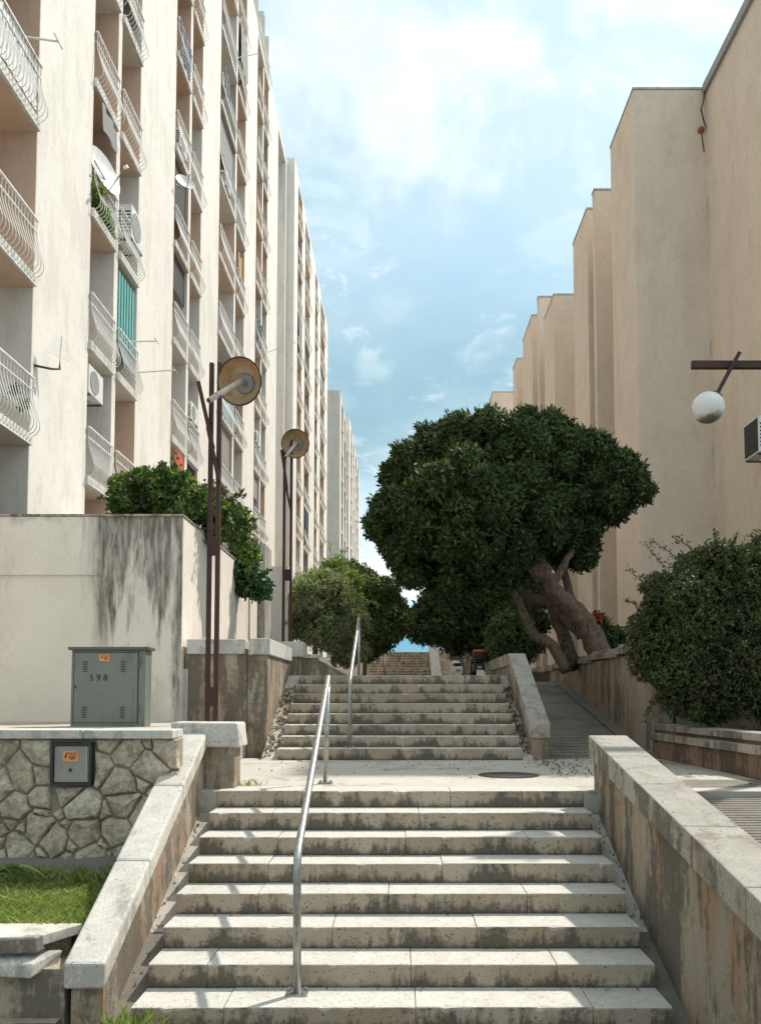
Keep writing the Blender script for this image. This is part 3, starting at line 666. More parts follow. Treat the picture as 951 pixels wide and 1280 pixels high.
MB().tube([(-.7, 39.8, 2.4), (-.7, 39.8, 3.35), (-.7, 44.1, 5.3), (-.7, 44.1, 4.3)], .035, 6).build('rail', 'iron', hr)

# ------------------------------------------------------------------ lamps
def lamp(label, base, top, post_x, disc, axis, tube_end, strut, gap=.052, w_=.052, rad=.295):
    L = thing('street_lamp', label, 'lamp', base, 'twin-post street lamps')
    x, y_, z = base
    for s in (-1, 1):
        MB().box(post_x+s*gap-w_/2, post_x+s*gap+w_/2, y_-.035, y_+.035, z, top).build('post', 'brown_steel', L, bevel=.004)
    for zz_ in (z+2.25, z+.35): MB().box(post_x-gap-.012, post_x+gap+.012, y_-.043, y_+.02, zz_-.12, zz_+.12).build('tie_plate', 'brown_steel', L)
    st = Vector(strut)
    MB().bar(st, (post_x-.01, y_-.055, top-1.12), .055, .045).bar((post_x-.08, y_-.055, top-.85), (post_x+.07, y_-.055, top-1.55), .045, .045).build('strut', 'brown_steel', L)
    c = Vector(disc); a = Vector(axis).normalized(); r = rad
    prof = [(0, -.21), (r*.35, -.200), (r*.6, -.165), (r*.8, -.110), (r*.93, -.050), (r, 0)]
    sh = MB().lathe(c, a, prof, 40).lathe(c, a, [(k+.004, h-.008) for k, h in prof], 40).build('shade', 'amber', L, smooth=True)
    rim = [c+(a.orthogonal().normalized()*math.cos(t)+a.cross(a.orthogonal().normalized())*math.sin(t))*r for t in [2*math.pi*i/40 for i in range(41)]]
    MB().tube(rim, .011, 6, cap=False).build('rim', 'iron', L)
    MB().lathe(c, a, [(r*.44, -.183), (r*.40, -.165), (.045, -.155), (.045, -.02), (0, -.02)], 28).build('socket', 'grey_plastic', L, smooth=False)
    e = Vector(tube_end)
    MB().tube([c-a*.03, e], .034, 14).build('arm', 'pink_tube', L, smooth=True)
    q = e+(c-e)*.0; dd = (e-c).normalized()
    MB().tube([e-dd*.002, e+dd*.012], .028, 12).build('arm_end', 'iron', L)
    m_ = c+(e-c)*.72
    MB().tube([m_-dd*.02, m_+dd*.02], .040, 12).build('clamp', 'galv', L)
    return L
lamp('rust-brown twin-post street lamp with amber bowl in front of the planter wall', (-2.34, 10.0, 1.55), 6.16, -2.33, at(299, 477, 9.85), (-.22, -.93, -.20), at(261, 501, 9.5), at(248, 478, 9.93), rad=.292)
lamp('more distant twin-post street lamp with amber bowl beside the white wall', (-2.38, 17.0, 2.25), 7.47, -2.38, at(369, 555, 16.8), (-.12, -.95, -.2), at(357, 572, 16.6), at(352, 563, 16.95), gap=.075, w_=.055, rad=.30)
L = thing('street_lamp', 'opal globe lamp hung on a brown steel crossbar over the shrub', 'lamp', (5.0, 9.2, 1.44), 'twin-post street lamps')
MB().box(4.9, 4.96, 9.16, 9.24, 1.4, 6.2).box(5.02, 5.08, 9.16, 9.24, 1.4, 6.2).build('post', 'brown_steel', L)
MB().box(3.36, 5.2, 8.95, 9.01, 5.665, 5.75).box(3.39, 5.2, 9.03, 9.09, 5.695, 5.765).build('crossbar', 'brown_steel', L, bevel=.004)
MB().bar(at(924, 441, 8.92), at(894, 496, 8.92), .05, .04).build('rod', 'brown_steel', L, bevel=.003)
gc = at(885, 510, 8.92); ab = (at(894, 496, 8.92)-gc).normalized()
mb = MB(); rr = .178
mb.lathe(gc, ab, [(rr*math.sin(t), -rr*math.cos(t)) for t in [math.pi*i/20 for i in range(21)]], 36); mb.build('globe', 'globe', L, smooth=True)
MB().lathe(gc, ab, [(.085, rr*.86), (.07, rr*1.02), (.03, rr*1.12), (0, rr*1.12)], 24).build('socket', 'iron', L)

# ------------------------------------------------------------------ cabinet and meter box
def text_obj(body, size, origin, mat, parent, spacing=1., name='lettering', extr=.0012):
    cu = bpy.data.curves.new(name, 'FONT'); cu.body = body; cu.size = size; cu.space_character = spacing; cu.extrude = extr
    cu.align_x = 'CENTER'; cu.align_y = 'CENTER'
    tmp = bpy.data.objects.new('tmp', cu); col.objects.link(tmp); bpy.context.view_layer.update()
    me = bpy.data.meshes.new_from_object(tmp); bpy.data.objects.remove(tmp); bpy.data.curves.remove(cu)
    me.materials.clear(); me.materials.append(M[mat]); me.transform(Matrix.Rotation(R(90), 4, 'X'))
    o = bpy.data.objects.new(name, me); col.objects.link(o); o.parent = parent
    off = Vector(parent['_o']) if '_o' in parent.keys() else Vector(parent.location)
    o.location = Vector(origin)-off; return o
def sticker(c, w_, h_, parent):
    x, y_, z = c; poly = []
    rd_ = w_*.14
    for sx, sz, a0 in ((1, 1, 0), (-1, 1, 90), (-1, -1, 180), (1, -1, 270)):
        for k in range(4): a = R(a0+k*30); poly.append((x+sx*(w_/2-rd_)+rd_*math.cos(a), z+sz*(h_/2-rd_)+rd_*math.sin(a)))
    n = len(poly); mb = MB(); mb.add([(a, y_, b) for a, b in poly]+[(a, y_+.003, b) for a, b in poly], [tuple(range(n))]+[(i, (i+1) % n, n+(i+1) % n, n+i) for i in range(n)])
    s = mb.build('warning_plate', 'orange', parent); yy = y_-.002
    text_obj('PAZI!', h_*.36, (x+w_*.13, yy, z+h_*.24), 'orange_text', s)
    bl = MB()
    for dz in (0.,):
        q = [(-.40, .02), (-.24, .40), (-.16, .40), (-.28, .10), (-.18, .13), (-.36, -.40), (-.30, -.06), (-.40, -.10)]
        bl.add([(x+a*w_, yy, z+b*h_) for a, b in q]+[(x+a*w_, yy+.0015, z+b*h_) for a, b in q], [tuple(range(8))]+[(i, (i+1) % 8, 8+(i+1) % 8, 8+i) for i in range(8)])
    bl.build('bolt_symbol', 'orange_text', s)
    ln = MB()
    for k, hw in enumerate((.24, .26, .22, .12)): ln.box(x+w_*(.13-hw), x+w_*(.13+hw), yy, yy+.0015, z-h_*(.02+.11*k), z-h_*(-.04+.11*k))
    ln.build('small_print', 'orange_text', s)
    return s
C0 = thing('electrical_cabinet', 'grey-green steel electrical cabinet numbered 598 against the white planter', 'cabinet', (-3.45, 9.6, 1.55))
cx0, cx1, cy0 = -3.885, -3.005, 9.50
MB().box(cx0, cx1, cy0, cy0+.24, 1.55, 2.455).build('body', 'cab_green', C0, bevel=.006)
MB().box(cx0-.035, cx1+.035, cy0-.035, cy0+.27, 2.457, 2.495).build('lid', 'cab_dark', C0, bevel=.008)
dr = MB().box(cx0+.04, cx1-.09, cy0-.014, cy0-.001, 1.60, 2.425).build('door', 'cab_green', C0, bevel=.004)
MB().box(cx1-.086, cx1-.078, cy0-.004, cy0+.001, 1.58, 2.43).box(cx0+.03, cx0+.037, cy0-.004, cy0+.001, 1.58, 2.43).box(cx0+.03, cx1-.08, cy0-.004, cy0+.001, 2.428, 2.434).build('door_gap', 'black', C0)
for vx in (cx0+.17, cx0+.62):
    for vz in (2.20, 1.66):
        mb = MB()
        for k in range(5): mb.box(vx-.028, vx+.028, cy0-.019, cy0-.0145, vz+k*.028, vz+k*.028+.010)
        mb.build('vent', 'black', C0)
for z in (2.30, 1.75): MB().tube([(cx1-.075, cy0-.012, z-.05), (cx1-.075, cy0-.012, z+.05)], .012, 8).build('hinge', 'cab_dark', C0)
MB().box(cx0+.055, cx0+.068, cy0-.02, cy0-.0145, 2.0, 2.035).build('keyhole', 'black', C0)
text_obj('5 9 8', .105, (cx0+.33, cy0-.017, 2.125), 'black', C0, 1.0)
sticker((cx0+.395, cy0-.018, 2.365), .12, .078, C0)
E0 = thing('meter_box', 'small grey metal meter door with orange warning plate set in the stone wall', 'meter box', (-2.76, 6.82, 1.15))
mb = MB()
mb.box(-2.935, -2.912, 6.785, 6.90, 1.155, 1.515).box(-2.612, -2.59, 6.785, 6.90, 1.155, 1.515).box(-2.9119, -2.6121, 6.786, 6.90, 1.155, 1.178).box(-2.9119, -2.6121, 6.786, 6.90, 1.492, 1.515)
mb.build('frame', 'iron', E0)
MB().box(-2.908, -2.616, 6.80, 6.86, 1.182, 1.488).build('door', 'grey_door', E0, bevel=.004)
MB().box(-2.64, -2.628, 6.795, 6.7995, 1.19, 1.48).build('hinge', 'galv', E0)
MB().lathe((-2.77, 6.797, 1.285), (0, -1, 0), [(0, .006), (.014, .006), (.018, 0)], 4).build('knob', 'iron', E0)
sticker((-2.77, 6.795, 1.40), .13, .088, E0)

# ------------------------------------------------------------------ manhole cover
single('manhole_cover', MB().lathe((1.2, 8.78, ZL-.003), (0, 0, 1), [(.33, 0), (.33, .007), (.30, .007), (.30, .003), (.285, .003), (.285, .008), (0, .008)], 40), 'iron', 'round iron manhole cover in the landing between both stair flights', 'manhole cover', (1.2, 8.78, ZL))

# ------------------------------------------------------------------ things on the facades
def ac(label, x, y_, z, w_=.8, d=.32, h=.55, grille='grey_plastic', grp='air conditioners on the facades', out=(1, 0)):
    o = thing('air_conditioner', label, 'air conditioner', (x, y_, z), grp)
    sx = out[0]
    x0, x1 = sorted((x, x+sx*d))
    MB().box(x0, x1, y_, y_+w_, z, z+h).build('casing', 'white_plastic', o, bevel=.012)
    fx = x+sx*(d+.006)
    mb = MB().lathe((fx, y_+w_*.38, z+h*.5), (sx, 0, 0), [(h*.40, -.004), (h*.40, .006), (h*.37, .006), (0, .0)], 24) if grille != 'black' else MB()
    if grille == 'black':
        mb.box(min(x+sx*d, fx), max(x+sx*d, fx), y_+.04, y_+w_-.04, z+.04, z+h-.04)
        for k in range(9): mb.box(min(fx, fx+sx*.01), max(fx, fx+sx*.01), y_+.05, y_+w_-.05, z+.08+k*h*.095, z+.10+k*h*.095)
    mb.build('fan_grille', grille, o)
    mb = MB()
    for k in range(7): mb.box(x0+.03, x1-.03, y_-.006, y_-.001, z+h*(.16+.1*k), z+h*(.2+.1*k))
    mb.build('side_vent', 'black', o)
    for by in (y_+.08, y_+w_-.08): MB().bar((x-sx*.24, by, z-.03), (x+sx*d, by, z-.03), .03).build('bracket', 'iron', o)
    return o
ac('grey air conditioner on the near right wall under the globe lamp', XN-.24, 18.0, 7.50, .78, .32, .85, 'black', out=(-1, 0))
ac('white air conditioner hung below a balcony at the first white pillar', XF-.20, 16.2, 8.2, .8, .2, .6)
ac('weathered air conditioner behind the satellite dish on the left facade', XF-.30, 18.3, 12.75, .85, .4, .8)
ac('air conditioner beside the small dish high up in the second bay', XF-.25, 22.35, 17.9)
ac('air conditioner between balconies high in the third bay of the left block', XF-.2, 28.2, 20.6)
ac('air conditioner low in the second bay just above the lamp strut', XF-.25, 24.0, 10.4)
ac('air conditioner in the fourth bay level with the lamp bowl', XF-.2, 34.95, 13.2)
ac('lowest air conditioner in the fourth bay above the bush', XF-.2, 34.95, 9.3)
def dish(label, c, ax, r, wall, grp='satellite dishes on the left block'):
    o = thing('satellite_dish', label, 'satellite dish', wall, grp)
    c = Vector(c); a = Vector(ax).normalized(); wv = Vector(wall)
    pr_ = [(0, -.10*r/.45), (r*.4, -.085*r/.45), (r*.75, -.045*r/.45), (r, 0)]
    MB().lathe(c, a, pr_, 36).lathe(c, a, [(q, h-.012) for q, h in pr_], 36).build('reflector', 'white_plastic', o, smooth=True)
    dn = (Vector((0, 0, -1))-a*a.dot(Vector((0, 0, -1)))).normalized()
    tip = c+a*r*.95+dn*r*.35
    MB().tube([c+dn*r*.97, tip], .014, 6).build('feed_arm', 'grey_plastic', o)
    MB().tube([tip-a*.02, tip+a*.07], .035, 10).build('receiver', 'white_plastic', o)
    MB().tube([c-a*.1, c-a*.16+Vector((0, 0, -.12)), wv], .02, 8).build('bracket', 'grey_plastic', o)
dish('large white satellite dish on the first pillar, casting a long oval shadow', at(131, 213, 16.6), (.88, -.27, .25), .50, (XF, 16.0, 12.7))
dish('small dark satellite dish under a balcony high in the second bay', (-6.2, 22.5, 16.9), (.5, -.7, .4), .28, (XF, 22.2, 16.6))
o = thing('tv_antenna', 'comb-shaped television antenna on an elbow bracket at the first pillar', 'antenna', (XF, 13.9, 7.7))
MB().tube([(XF, 13.75, 7.72), (XF+.22, 13.95, 7.74), (XF+.30, 14.1, 7.80), (XF+.30, 14.1, 8.0)], .022, 6).build('bracket', 'iron', o)
mb = MB().tube([(XF+.30, 14.1, 7.98), (XF+.32, 14.12, 8.42)], .012, 6)
for k in range(8): hw = .10+.022*(8-k); mb.tube([(XF+.31-hw*.55, 14.11-hw, 8.02+k*.05), (XF+.31+hw*.55, 14.11+hw, 8.02+k*.05)], .005, 4)
mb.build('comb', 'rail_white', o)
def rodthing(label, a, b):
    mb = MB().tube([a, b], .018, 6); m = (Vector(b)-Vector(a)).normalized()
    mb.tube([Vector(b)-Vector((0, .18, 0)), Vector(b)+Vector((0, .18, 0))], .012, 6)
    single('clothes_rod', mb, 'rail_white', label, 'rod', a, 'drying rods sticking out of balconies')
rodthing('white drying rod at the teal blind, upper of the pair', (XF-.1, 18.6, 10.35), (XF+.55, 18.9, 10.50))
rodthing('white drying rod at the teal blind, lower of the pair', (XF-.1, 19.0, 9.75), (XF+.9, 19.3, 9.95))
rodthing('drying rod jutting out at the top left corner balcony', (XF-.1, 13.2, 13.3), (XF+.35, 13.6, 13.55))
rodthing('drying rod over the street high in the third bay', (XF, 30.0, 26.9), (XF+.8, 30.6, 27.6))
rodthing('long thin rod over the street in the fifth bay', (XF, 38.0, 18.6), (XF+1.3, 38.4, 19.3))
bl = MB()
for k in range(14): bl.box(XF-.06-(k % 2)*.025, XF-.04-(k % 2)*.025, 17.76+k*.093, 17.76+(k+1)*.093, 9.95, 11.75)
single('roller_blind', bl, 'teal', 'teal striped blind closing a balcony in the first bay', 'blind', (XF-.05, 18.4, 9.95))
sh = MB(); n = 26
vs = []
for i in range(n+1):
    for j in range(7):
        vs.append((XF+.02+.03*random.random(), 11.2+i*.088, 12.15+j*.15+.04*random.random()))
sh.add(vs, [(i*7+j, (i+1)*7+j, (i+1)*7+j+1, i*7+j+1) for i in range(n) for j in range(6)])
single('plastic_sheet', sh, 'white_plastic', 'crumpled white sheeting behind the top left balcony bars', 'sheet', (XF, 12, 12.1), smooth=True)
lau = MB()
for k in range(4): lau.box(XF+.02, XF+.05, 22.4+k*.22, 22.58+k*.22, 8.3-.02*(k % 2), 8.95)
single('laundry', lau, plain('red_cloth', (.55, .12, .06), .8), 'red and orange washing on a low balcony of the second bay', 'laundry', (XF, 22.6, 8.3))

def hanging(label, y0, y1, z0, z1, mat, name='laundry', cat='laundry', x=XF+.07):
    mb = MB(); n = max(3, int((y1-y0)/.08)); vs = []
    for i in range(n+1):
        for j in range(5):
            yy = y0+(y1-y0)*i/n; z = z1-(z1-z0)*j/4*(1+.06*math.sin(i*1.3)); vs.append((x+.03*math.sin(i*1.1+j*.4), yy, z))
    mb.add(vs, [(i*5+j, (i+1)*5+j, (i+1)*5+j+1, i*5+j+1) for i in range(n) for j in range(4)])
    single(name, mb, mat, label, cat, (x, y0, z0), smooth=True)
dk = plain('dark_blue_cloth', (.04, .06, .10), .8); gy = plain('grey_cloth', (.25, .25, .24), .8); ochre = plain('ochre_cloth', (.45, .30, .14), .8); M['striped'] = plain('pale_blue_cloth', (.35, .48, .55), .8)
hanging('grey towel hung under the balcony above the big dish', 16.4, 17.3, 14.1, 14.6, gy)
hanging('dark blue cloth over the rail high in the third bay', 28.0, 28.9, 24.2, 25.0, dk)
hanging('pale blue awning half lowered behind the first lamp bowl', 27.8, 29.6, 12.1, 13.5, 'striped', 'awning', 'awning')
hanging('dark shade cloth covering a balcony near the top of the second bay', 22.2, 23.4, 20.6, 21.6, dk, 'shade_cloth', 'cloth')
hanging('dark shade cloth on a middle balcony of the fourth bay', 35.0, 36.2, 17.8, 19.0, dk, 'shade_cloth', 'cloth')
hanging('ochre blanket airing on a rail in the third bay', 30.7, 31.5, 18.6, 19.5, ochre)
hanging('grey blind drawn on an upper balcony of the third bay', 30.7, 32.1, 27.5, 29.3, gy, 'blind', 'blind')
hanging('dark blind drawn low on the second block', 50.1, 52.2, 12.3, 13.9, dk, 'blind', 'blind', -5.93)
hanging('grey blind drawn high on the second block', 46.4, 48.0, 23.2, 24.6, gy, 'blind', 'blind', -5.93)

# ------------------------------------------------------------------ foliage
def leaves_from(points, normals, size, aspect=.42, per=5, spread=.9, droop=.0, jitter=.25, lay=0.):
    """rosettes of diamond leaves round every point"""
    P_ = np.repeat(points, per, 0); N = np.repeat(normals, per, 0); m = len(P_)
    rv = rng.normal(size=(m, 3)); d_ = N*(1-spread)+rv/np.linalg.norm(rv, axis=1, keepdims=True)*spread+N*.35; d_[:, 2] -= droop
    d_ /= np.linalg.norm(d_, axis=1, keepdims=True)
    q = np.cross(d_, N+rng.normal(size=(m, 3))*.5); q /= np.linalg.norm(q, axis=1, keepdims=True)+1e-9
    if lay:
        t_ = np.cross(N, rv); t_ /= np.linalg.norm(t_, axis=1, keepdims=True)+1e-9
        M_ = N+rng.normal(size=(m, 3))*.38; M_ /= np.linalg.norm(M_, axis=1, keepdims=True)
        d2 = t_+N*.25; d2 -= M_*(d2*M_).sum(1, keepdims=True); d2 /= np.linalg.norm(d2, axis=1, keepdims=True)
        k_ = rng.random((m, 1)) < lay
        d_ = np.where(k_, d2, d_); q = np.where(k_, np.cross(M_, d2), q)
    nn = np.cross(q, d_)
    L = size*(1+jitter*rng.normal(size=(m, 1))).clip(.5, 1.6); W = L*aspect*.5
    base = P_+rng.normal(size=(m, 3))*size*.25
    V = np.stack([base, base+d_*L*.5+q*W+nn*L*.05, base+d_*L, base+d_*L*.5-q*W+nn*L*.05], 1)
    return V.reshape(-1, 3)
def lobes_points(lobes, dens, shell=.22, inner=.72, lump=.12):
    pts = []; nrm = []
    Cc = np.array([l[:3] for l in lobes]); Rr = np.array([l[3:6] for l in lobes])
    for i, l in enumerate(lobes):
        r = np.array(l[3:6]); n = int(dens*4*math.pi*(r[0]*r[1]+r[1]*r[2]+r[0]*r[2])/3)
        d_ = rng.normal(size=(n, 3)); d_ /= np.linalg.norm(d_, axis=1, keepdims=True)
        ph = rng.uniform(0, 6.28, 6); k = 7.
        lumpf = 1+lump*(np.sin(d_[:, 0]*k+ph[0])*np.sin(d_[:, 1]*k+ph[1])+np.sin(d_[:, 2]*k*1.3+ph[2])*np.sin(d_[:, 0]*k*1.7+ph[3]))*.7
        f = (lumpf-np.abs(rng.normal(size=n))*shell*.5)[:, None]
        p_ = np.array(l[:3])+d_*r*f
        nn = d_/r; nn /= np.linalg.norm(nn, axis=1, keepdims=True)
        keep = np.ones(n, bool)
        for j in range(len(lobes)):
            if j != i: keep &= (((p_-Cc[j])/Rr[j])**2).sum(1) > inner**2
        pts.append(p_[keep]); nrm.append(nn[keep])
    return np.concatenate(pts), np.concatenate(nrm)
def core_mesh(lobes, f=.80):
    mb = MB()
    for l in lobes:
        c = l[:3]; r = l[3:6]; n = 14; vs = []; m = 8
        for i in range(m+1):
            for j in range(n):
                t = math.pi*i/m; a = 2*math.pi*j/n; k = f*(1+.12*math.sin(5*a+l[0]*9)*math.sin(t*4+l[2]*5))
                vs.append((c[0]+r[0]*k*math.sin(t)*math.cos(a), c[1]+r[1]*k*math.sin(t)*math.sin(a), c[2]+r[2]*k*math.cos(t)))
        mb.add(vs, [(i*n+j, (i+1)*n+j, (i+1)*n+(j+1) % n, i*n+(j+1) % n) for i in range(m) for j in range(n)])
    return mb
def px_lobes(spec, Y, sub=7, small=.42, keep=.86, seed=3):
    """the crown's pillows, each broken up by smaller ones that stand out of it"""
    rd = random.Random(seed); out_ = []
    for q in spec:
        px, py, r, dy = q[:4]; c = at(px, py, Y+dy); rr_ = r*(Y+dy)/1000*1.03*keep
        out_.append((c.x, c.y, c.z, rr_, rr_, rr_))
        for _ in range(sub):
            v = Vector((rd.gauss(0, 1), rd.gauss(0, 1), rd.gauss(0, 1))).normalized(); k = small*rd.uniform(.7, 1.2)*rr_/keep
            p = c+v*(rr_*rd.uniform(.82, 1.05)); out_.append((p.x, p.y, p.z, k, k, k*.9))
    return out_
def sprig_mesh(lo, n, L, leaf, mat, parent, aspect, per=2, step=9, seed=5, up=.5, lowz=None):
    rd = random.Random(seed); tw = []; mb = MB(); C_ = sorted(lo, key=lambda l: -l[3])[:max(4, len(lo)//3)]
    while n > 0:
        l = rd.choice(C_); v = Vector((rd.gauss(0, 1), rd.gauss(0, 1), rd.gauss(.35, 1))).normalized()
        p0 = Vector(l[:3])+v*l[3]*.9
        if any((p0-Vector(q[:3])).length < q[3]*.75 for q in lo if q is not l): n -= .2; continue
        ln = L*rd.uniform(.4, 1.1); d_ = (v+Vector((rd.gauss(0, .4), rd.gauss(0, .4), up))).normalized()
        pts = [p0+d_*ln*t+Vector((0, 0, -.35*ln*t*t)) for t in [i/5 for i in range(6)]]
        mb.tube(pts, leaf*.06, 3)
        for i in range(step):
            t = (i+.6)/step; q = p0+d_*ln*t+Vector((0, 0, -.35*ln*t*t)); tw.append((tuple(q), tuple(d_)))
        n -= 1
    P0 = np.array([a for a, b in tw]); N0 = np.array([b for a, b in tw])
    mb.build('twig', 'bark', parent); fast_mesh('twig_leaves', leaves_from(P0, N0, leaf, aspect, per, .7), 4, mat, parent)
def domes(mains, sep, rad, seed=4):
    """small pillows spread evenly over the outside of the crown"""
    rd = random.Random(seed); out_ = []
    for _ in range(9000):
        l = rd.choice(mains); v = Vector((rd.gauss(0, 1), rd.gauss(0, 1), rd.gauss(0, 1))).normalized(); p = Vector(l[:3])+v*l[3]
        if any((p-Vector(q[:3])).length < q[3]*.97 for q in mains if q is not l): continue
        if any((p-Vector(q[:3])).length < sep*(.8+.4*rd.random()) for q in out_): continue
        k = rad*rd.uniform(.8, 1.2); out_.append((p.x, p.y, p.z, k, k, k*.88))
    return out_
def limb(mb, pts, r0, r1, n=10):
    pts = [Vector(p) for p in pts]; fine = []; k = len(pts)
    for i in range(k-1):          # catmull-rom
        p0, p1, p2, p3 = pts[max(i-1, 0)], pts[i], pts[i+1], pts[min(i+2, k-1)]
        for q in range(5):
            t = q/5; fine.append(.5*((2*p1)+(p2-p0)*t+(2*p0-5*p1+4*p2-p3)*t*t+(3*p1-p0-3*p2+p3)*t**3))
    fine.append(pts[-1]); m = len(fine)
    fine = [p+Vector((random.uniform(-1, 1), random.uniform(-1, 1), random.uniform(-1, 1)))*r1*.25 for p in fine]
    mb.tube(fine, [r0+(r1-r0)*(i/(m-1))**.8*(1+0*i) for i in range(m)], n, wob=.16)

# the big leaning tree
Yt = 16.3
big = px_lobes([(605, 572, 58, 0), (532, 605, 50, .3), (503, 655, 44, 0), (522, 690, 36, -.1), (585, 640, 74, -1.0), (655, 598, 66, -.2), (712, 585, 48, 0), (762, 608, 40, .1), (778, 612, 28, .1), (700, 640, 46, .4), (628, 680, 46, .1), (575, 705, 48, .1), (600, 610, 60, 1.3), (670, 610, 62, 1.5), (708, 682, 34, .9), (562, 566, 36, .5), (655, 558, 38, .4), (695, 560, 34, .2), (640, 640, 70, -.6), (735, 632, 38, .4), (555, 650, 50, -.9), (540, 640, 55, 1.2)], Yt, 0, .36, .71)
big_core = big; big = domes(big, .50, .34)
t_ = thing('leaning_tree', 'big leaning tree with dense dark domed crown over the retaining wall', 'tree', (4.1, Yt, 2.65))
P_, N_ = lobes_points(big, 190, .16, .90, .04)
crown = fast_mesh('crown', leaves_from(P_, N_, .125, .40, 6, .75, lay=.75), 4, 'leaf_dark', t_)
P_, N_ = lobes_points(big, 95, .05, .94, .05); up_ = N_[:, 2] > .35+.35*rng.random(len(N_)); P_, N_ = P_[up_], N_[up_]
fast_mesh('lit_top_leaves', leaves_from(P_+N_*.04, N_, .12, .36, 5, .6, lay=.6), 4, 'leaf_mid', t_)  # greener leaves on upward sides only: light on the dome tops painted in
core_mesh(big_core, 1.0).build('shade_core', 'core', t_)
sprig_mesh(big, 120, .28, .125, 'leaf_dark', t_, .4, 4, 4)
tb = MB()
a_ = lambda x, y_, dy=0.: tuple(at(x, y_, Yt+dy))
limb(tb, [a_(752, 838), a_(742, 798), a_(722, 768), a_(698, 745), a_(682, 720, -.1), a_(672, 695, -.1), a_(662, 660)], .265, .11, 20)
limb(tb, [a_(682, 722, -.1), a_(660, 708, -.2), a_(635, 706, -.2), a_(610, 690)], .15, .07)
limb(tb, [a_(733, 795, .2), a_(705, 765, .3), a_(690, 752, .4), a_(665, 748, .5), a_(645, 735, .6), a_(632, 700, .6)], .22, .08, 12)
limb(tb, [a_(718, 835, .5), a_(706, 800, .6), a_(694, 770, .5), a_(686, 750, .4)], .16, .11, 12)
limb(tb, [a_(708, 840, .2), a_(690, 808, .2), a_(668, 795, .3), a_(655, 770, .3), a_(645, 745, .3), a_(628, 722, .4), a_(615, 690, .4)], .13, .07, 10)
limb(tb, [a_(690, 735, 0), a_(705, 705, .2), a_(720, 680, .4)], .11, .06)
limb(tb, [a_(740, 800, .6), a_(725, 775, .7), a_(712, 745, .9), a_(700, 700, 1.0)], .13, .08)
tb.build('trunk', 'bark', t_, smooth=True)
# small trees and shrubs
def tree(name, label, cat, spec, Y, mat, dens, leaf, trunk, aspect=.42, per=5, core=.8, grp=None, extra=None, loc=None, shell=.3, inner=.84, sub=7, small=.42, keep=.86, sprigs=None):
    lo = px_lobes(spec, Y, sub, small, keep)
    base = loc or trunk[0][0] if trunk else (lo[0][0], lo[0][1], lo[0][2]-lo[0][5])
    t0_ = thing(name, label, cat, tuple(base), grp)
    p_, n_ = lobes_points(lo, dens, shell, inner)
    fast_mesh('crown', leaves_from(p_, n_, leaf, aspect, per, .85, lay=.6), 4, mat, t0_)
    if extra:
        p_, n_ = lobes_points(lo, dens*.3, .08, .85); fast_mesh('young_leaves', leaves_from(p_, n_, leaf, aspect, per, .8), 4, extra, t0_)
    if sprigs: sprig_mesh(lo, sprigs[0], sprigs[1], leaf, extra or mat, t0_, aspect)
    if core: core_mesh([l for l in lo], core).build('shade_core', 'core', t0_)
    if trunk:
        mb = MB()
        for pts, r0, r1 in [(trunk[0], .08, .04)]+[(q, .05, .02) for q in trunk[1:]]: limb(mb, pts, r0, r1, 7)
        mb.build('trunk', 'bark', t0_, smooth=True)
    return t0_
tp = lambda Y, *q: [tuple(at(x, y_, Y)) for x, y_ in q]
tree('small_tree', 'pale grey-green bushy tree beside the second handrail', 'tree', [(395, 745, 32, 0), (425, 755, 28, .2), (385, 775, 24, .3), (415, 790, 30, 0), (440, 775, 20, 0), (436, 812, 22, .2), (400, 735, 26, .6), (375, 745, 22, .8)], 19.5, 'leaf_grey', 300, .085, [tp(19.5, (392, 832), (396, 805), (404, 785), (408, 770)), tp(19.5, (396, 805), (385, 780))], core=.42, shell=.75, small=.5, sprigs=(110, .45), extra=None, grp='trees planted along the stair street')
tree('dense_tree', 'dense dark green tree behind the pale one, left of the distant stairs', 'tree', [(470, 745, 26, 0), (450, 765, 34, .5), (480, 775, 28, 0), (455, 800, 30, .5), (485, 760, 22, .6), (435, 720, 20, .9), (497, 778, 12, .3), (455, 735, 24, .8), (430, 790, 28, 1.)], 27, 'leaf_dark', 130, .13, [tp(27, (455, 845), (457, 820), (460, 800))], core=.72, shell=.5, small=.5, sprigs=(60, .6), grp='trees planted along the stair street', extra='leaf_mid')
tree('upright_tree', 'taller yellow-green tree tips showing above the pale left tree', 'tree', [(405, 725, 16, 0), (422, 718, 15, 0), (413, 712, 9, 0), (436, 724, 14, 0), (420, 735, 20, 0), (409, 706, 6, 0), (425, 704, 6, 0)], 24, 'leaf_light', 150, .13, [tp(24, (418, 840), (418, 780), (420, 740))], core=.3, shell=.8, sprigs=(70, .9), grp='trees planted along the stair street', aspect=.25)
tree('dense_tree', 'very dark rounded tree behind the moped and under the leaning tree', 'tree', [(560, 765, 46, 0), (605, 780, 42, 0), (640, 775, 38, 0), (535, 775, 26, .3), (590, 745, 45, 1.5), (640, 745, 40, 1.5), (570, 795, 26, 1), (655, 800, 24, 0), (615, 808, 24, .5)], 31, 'leaf_dark', 75, .17, [tp(31, (600, 850), (603, 820), (605, 790))], core=.84, grp='trees planted along the stair street')
tree('shrub', 'mid-green shrub growing behind the end of the cranked parapet', 'shrub', [(635, 785, 24, 0), (655, 800, 20, 0), (625, 805, 18, 0), (648, 818, 18, .2)], 24, 'leaf_mid', 120, .13, None, core=.75)
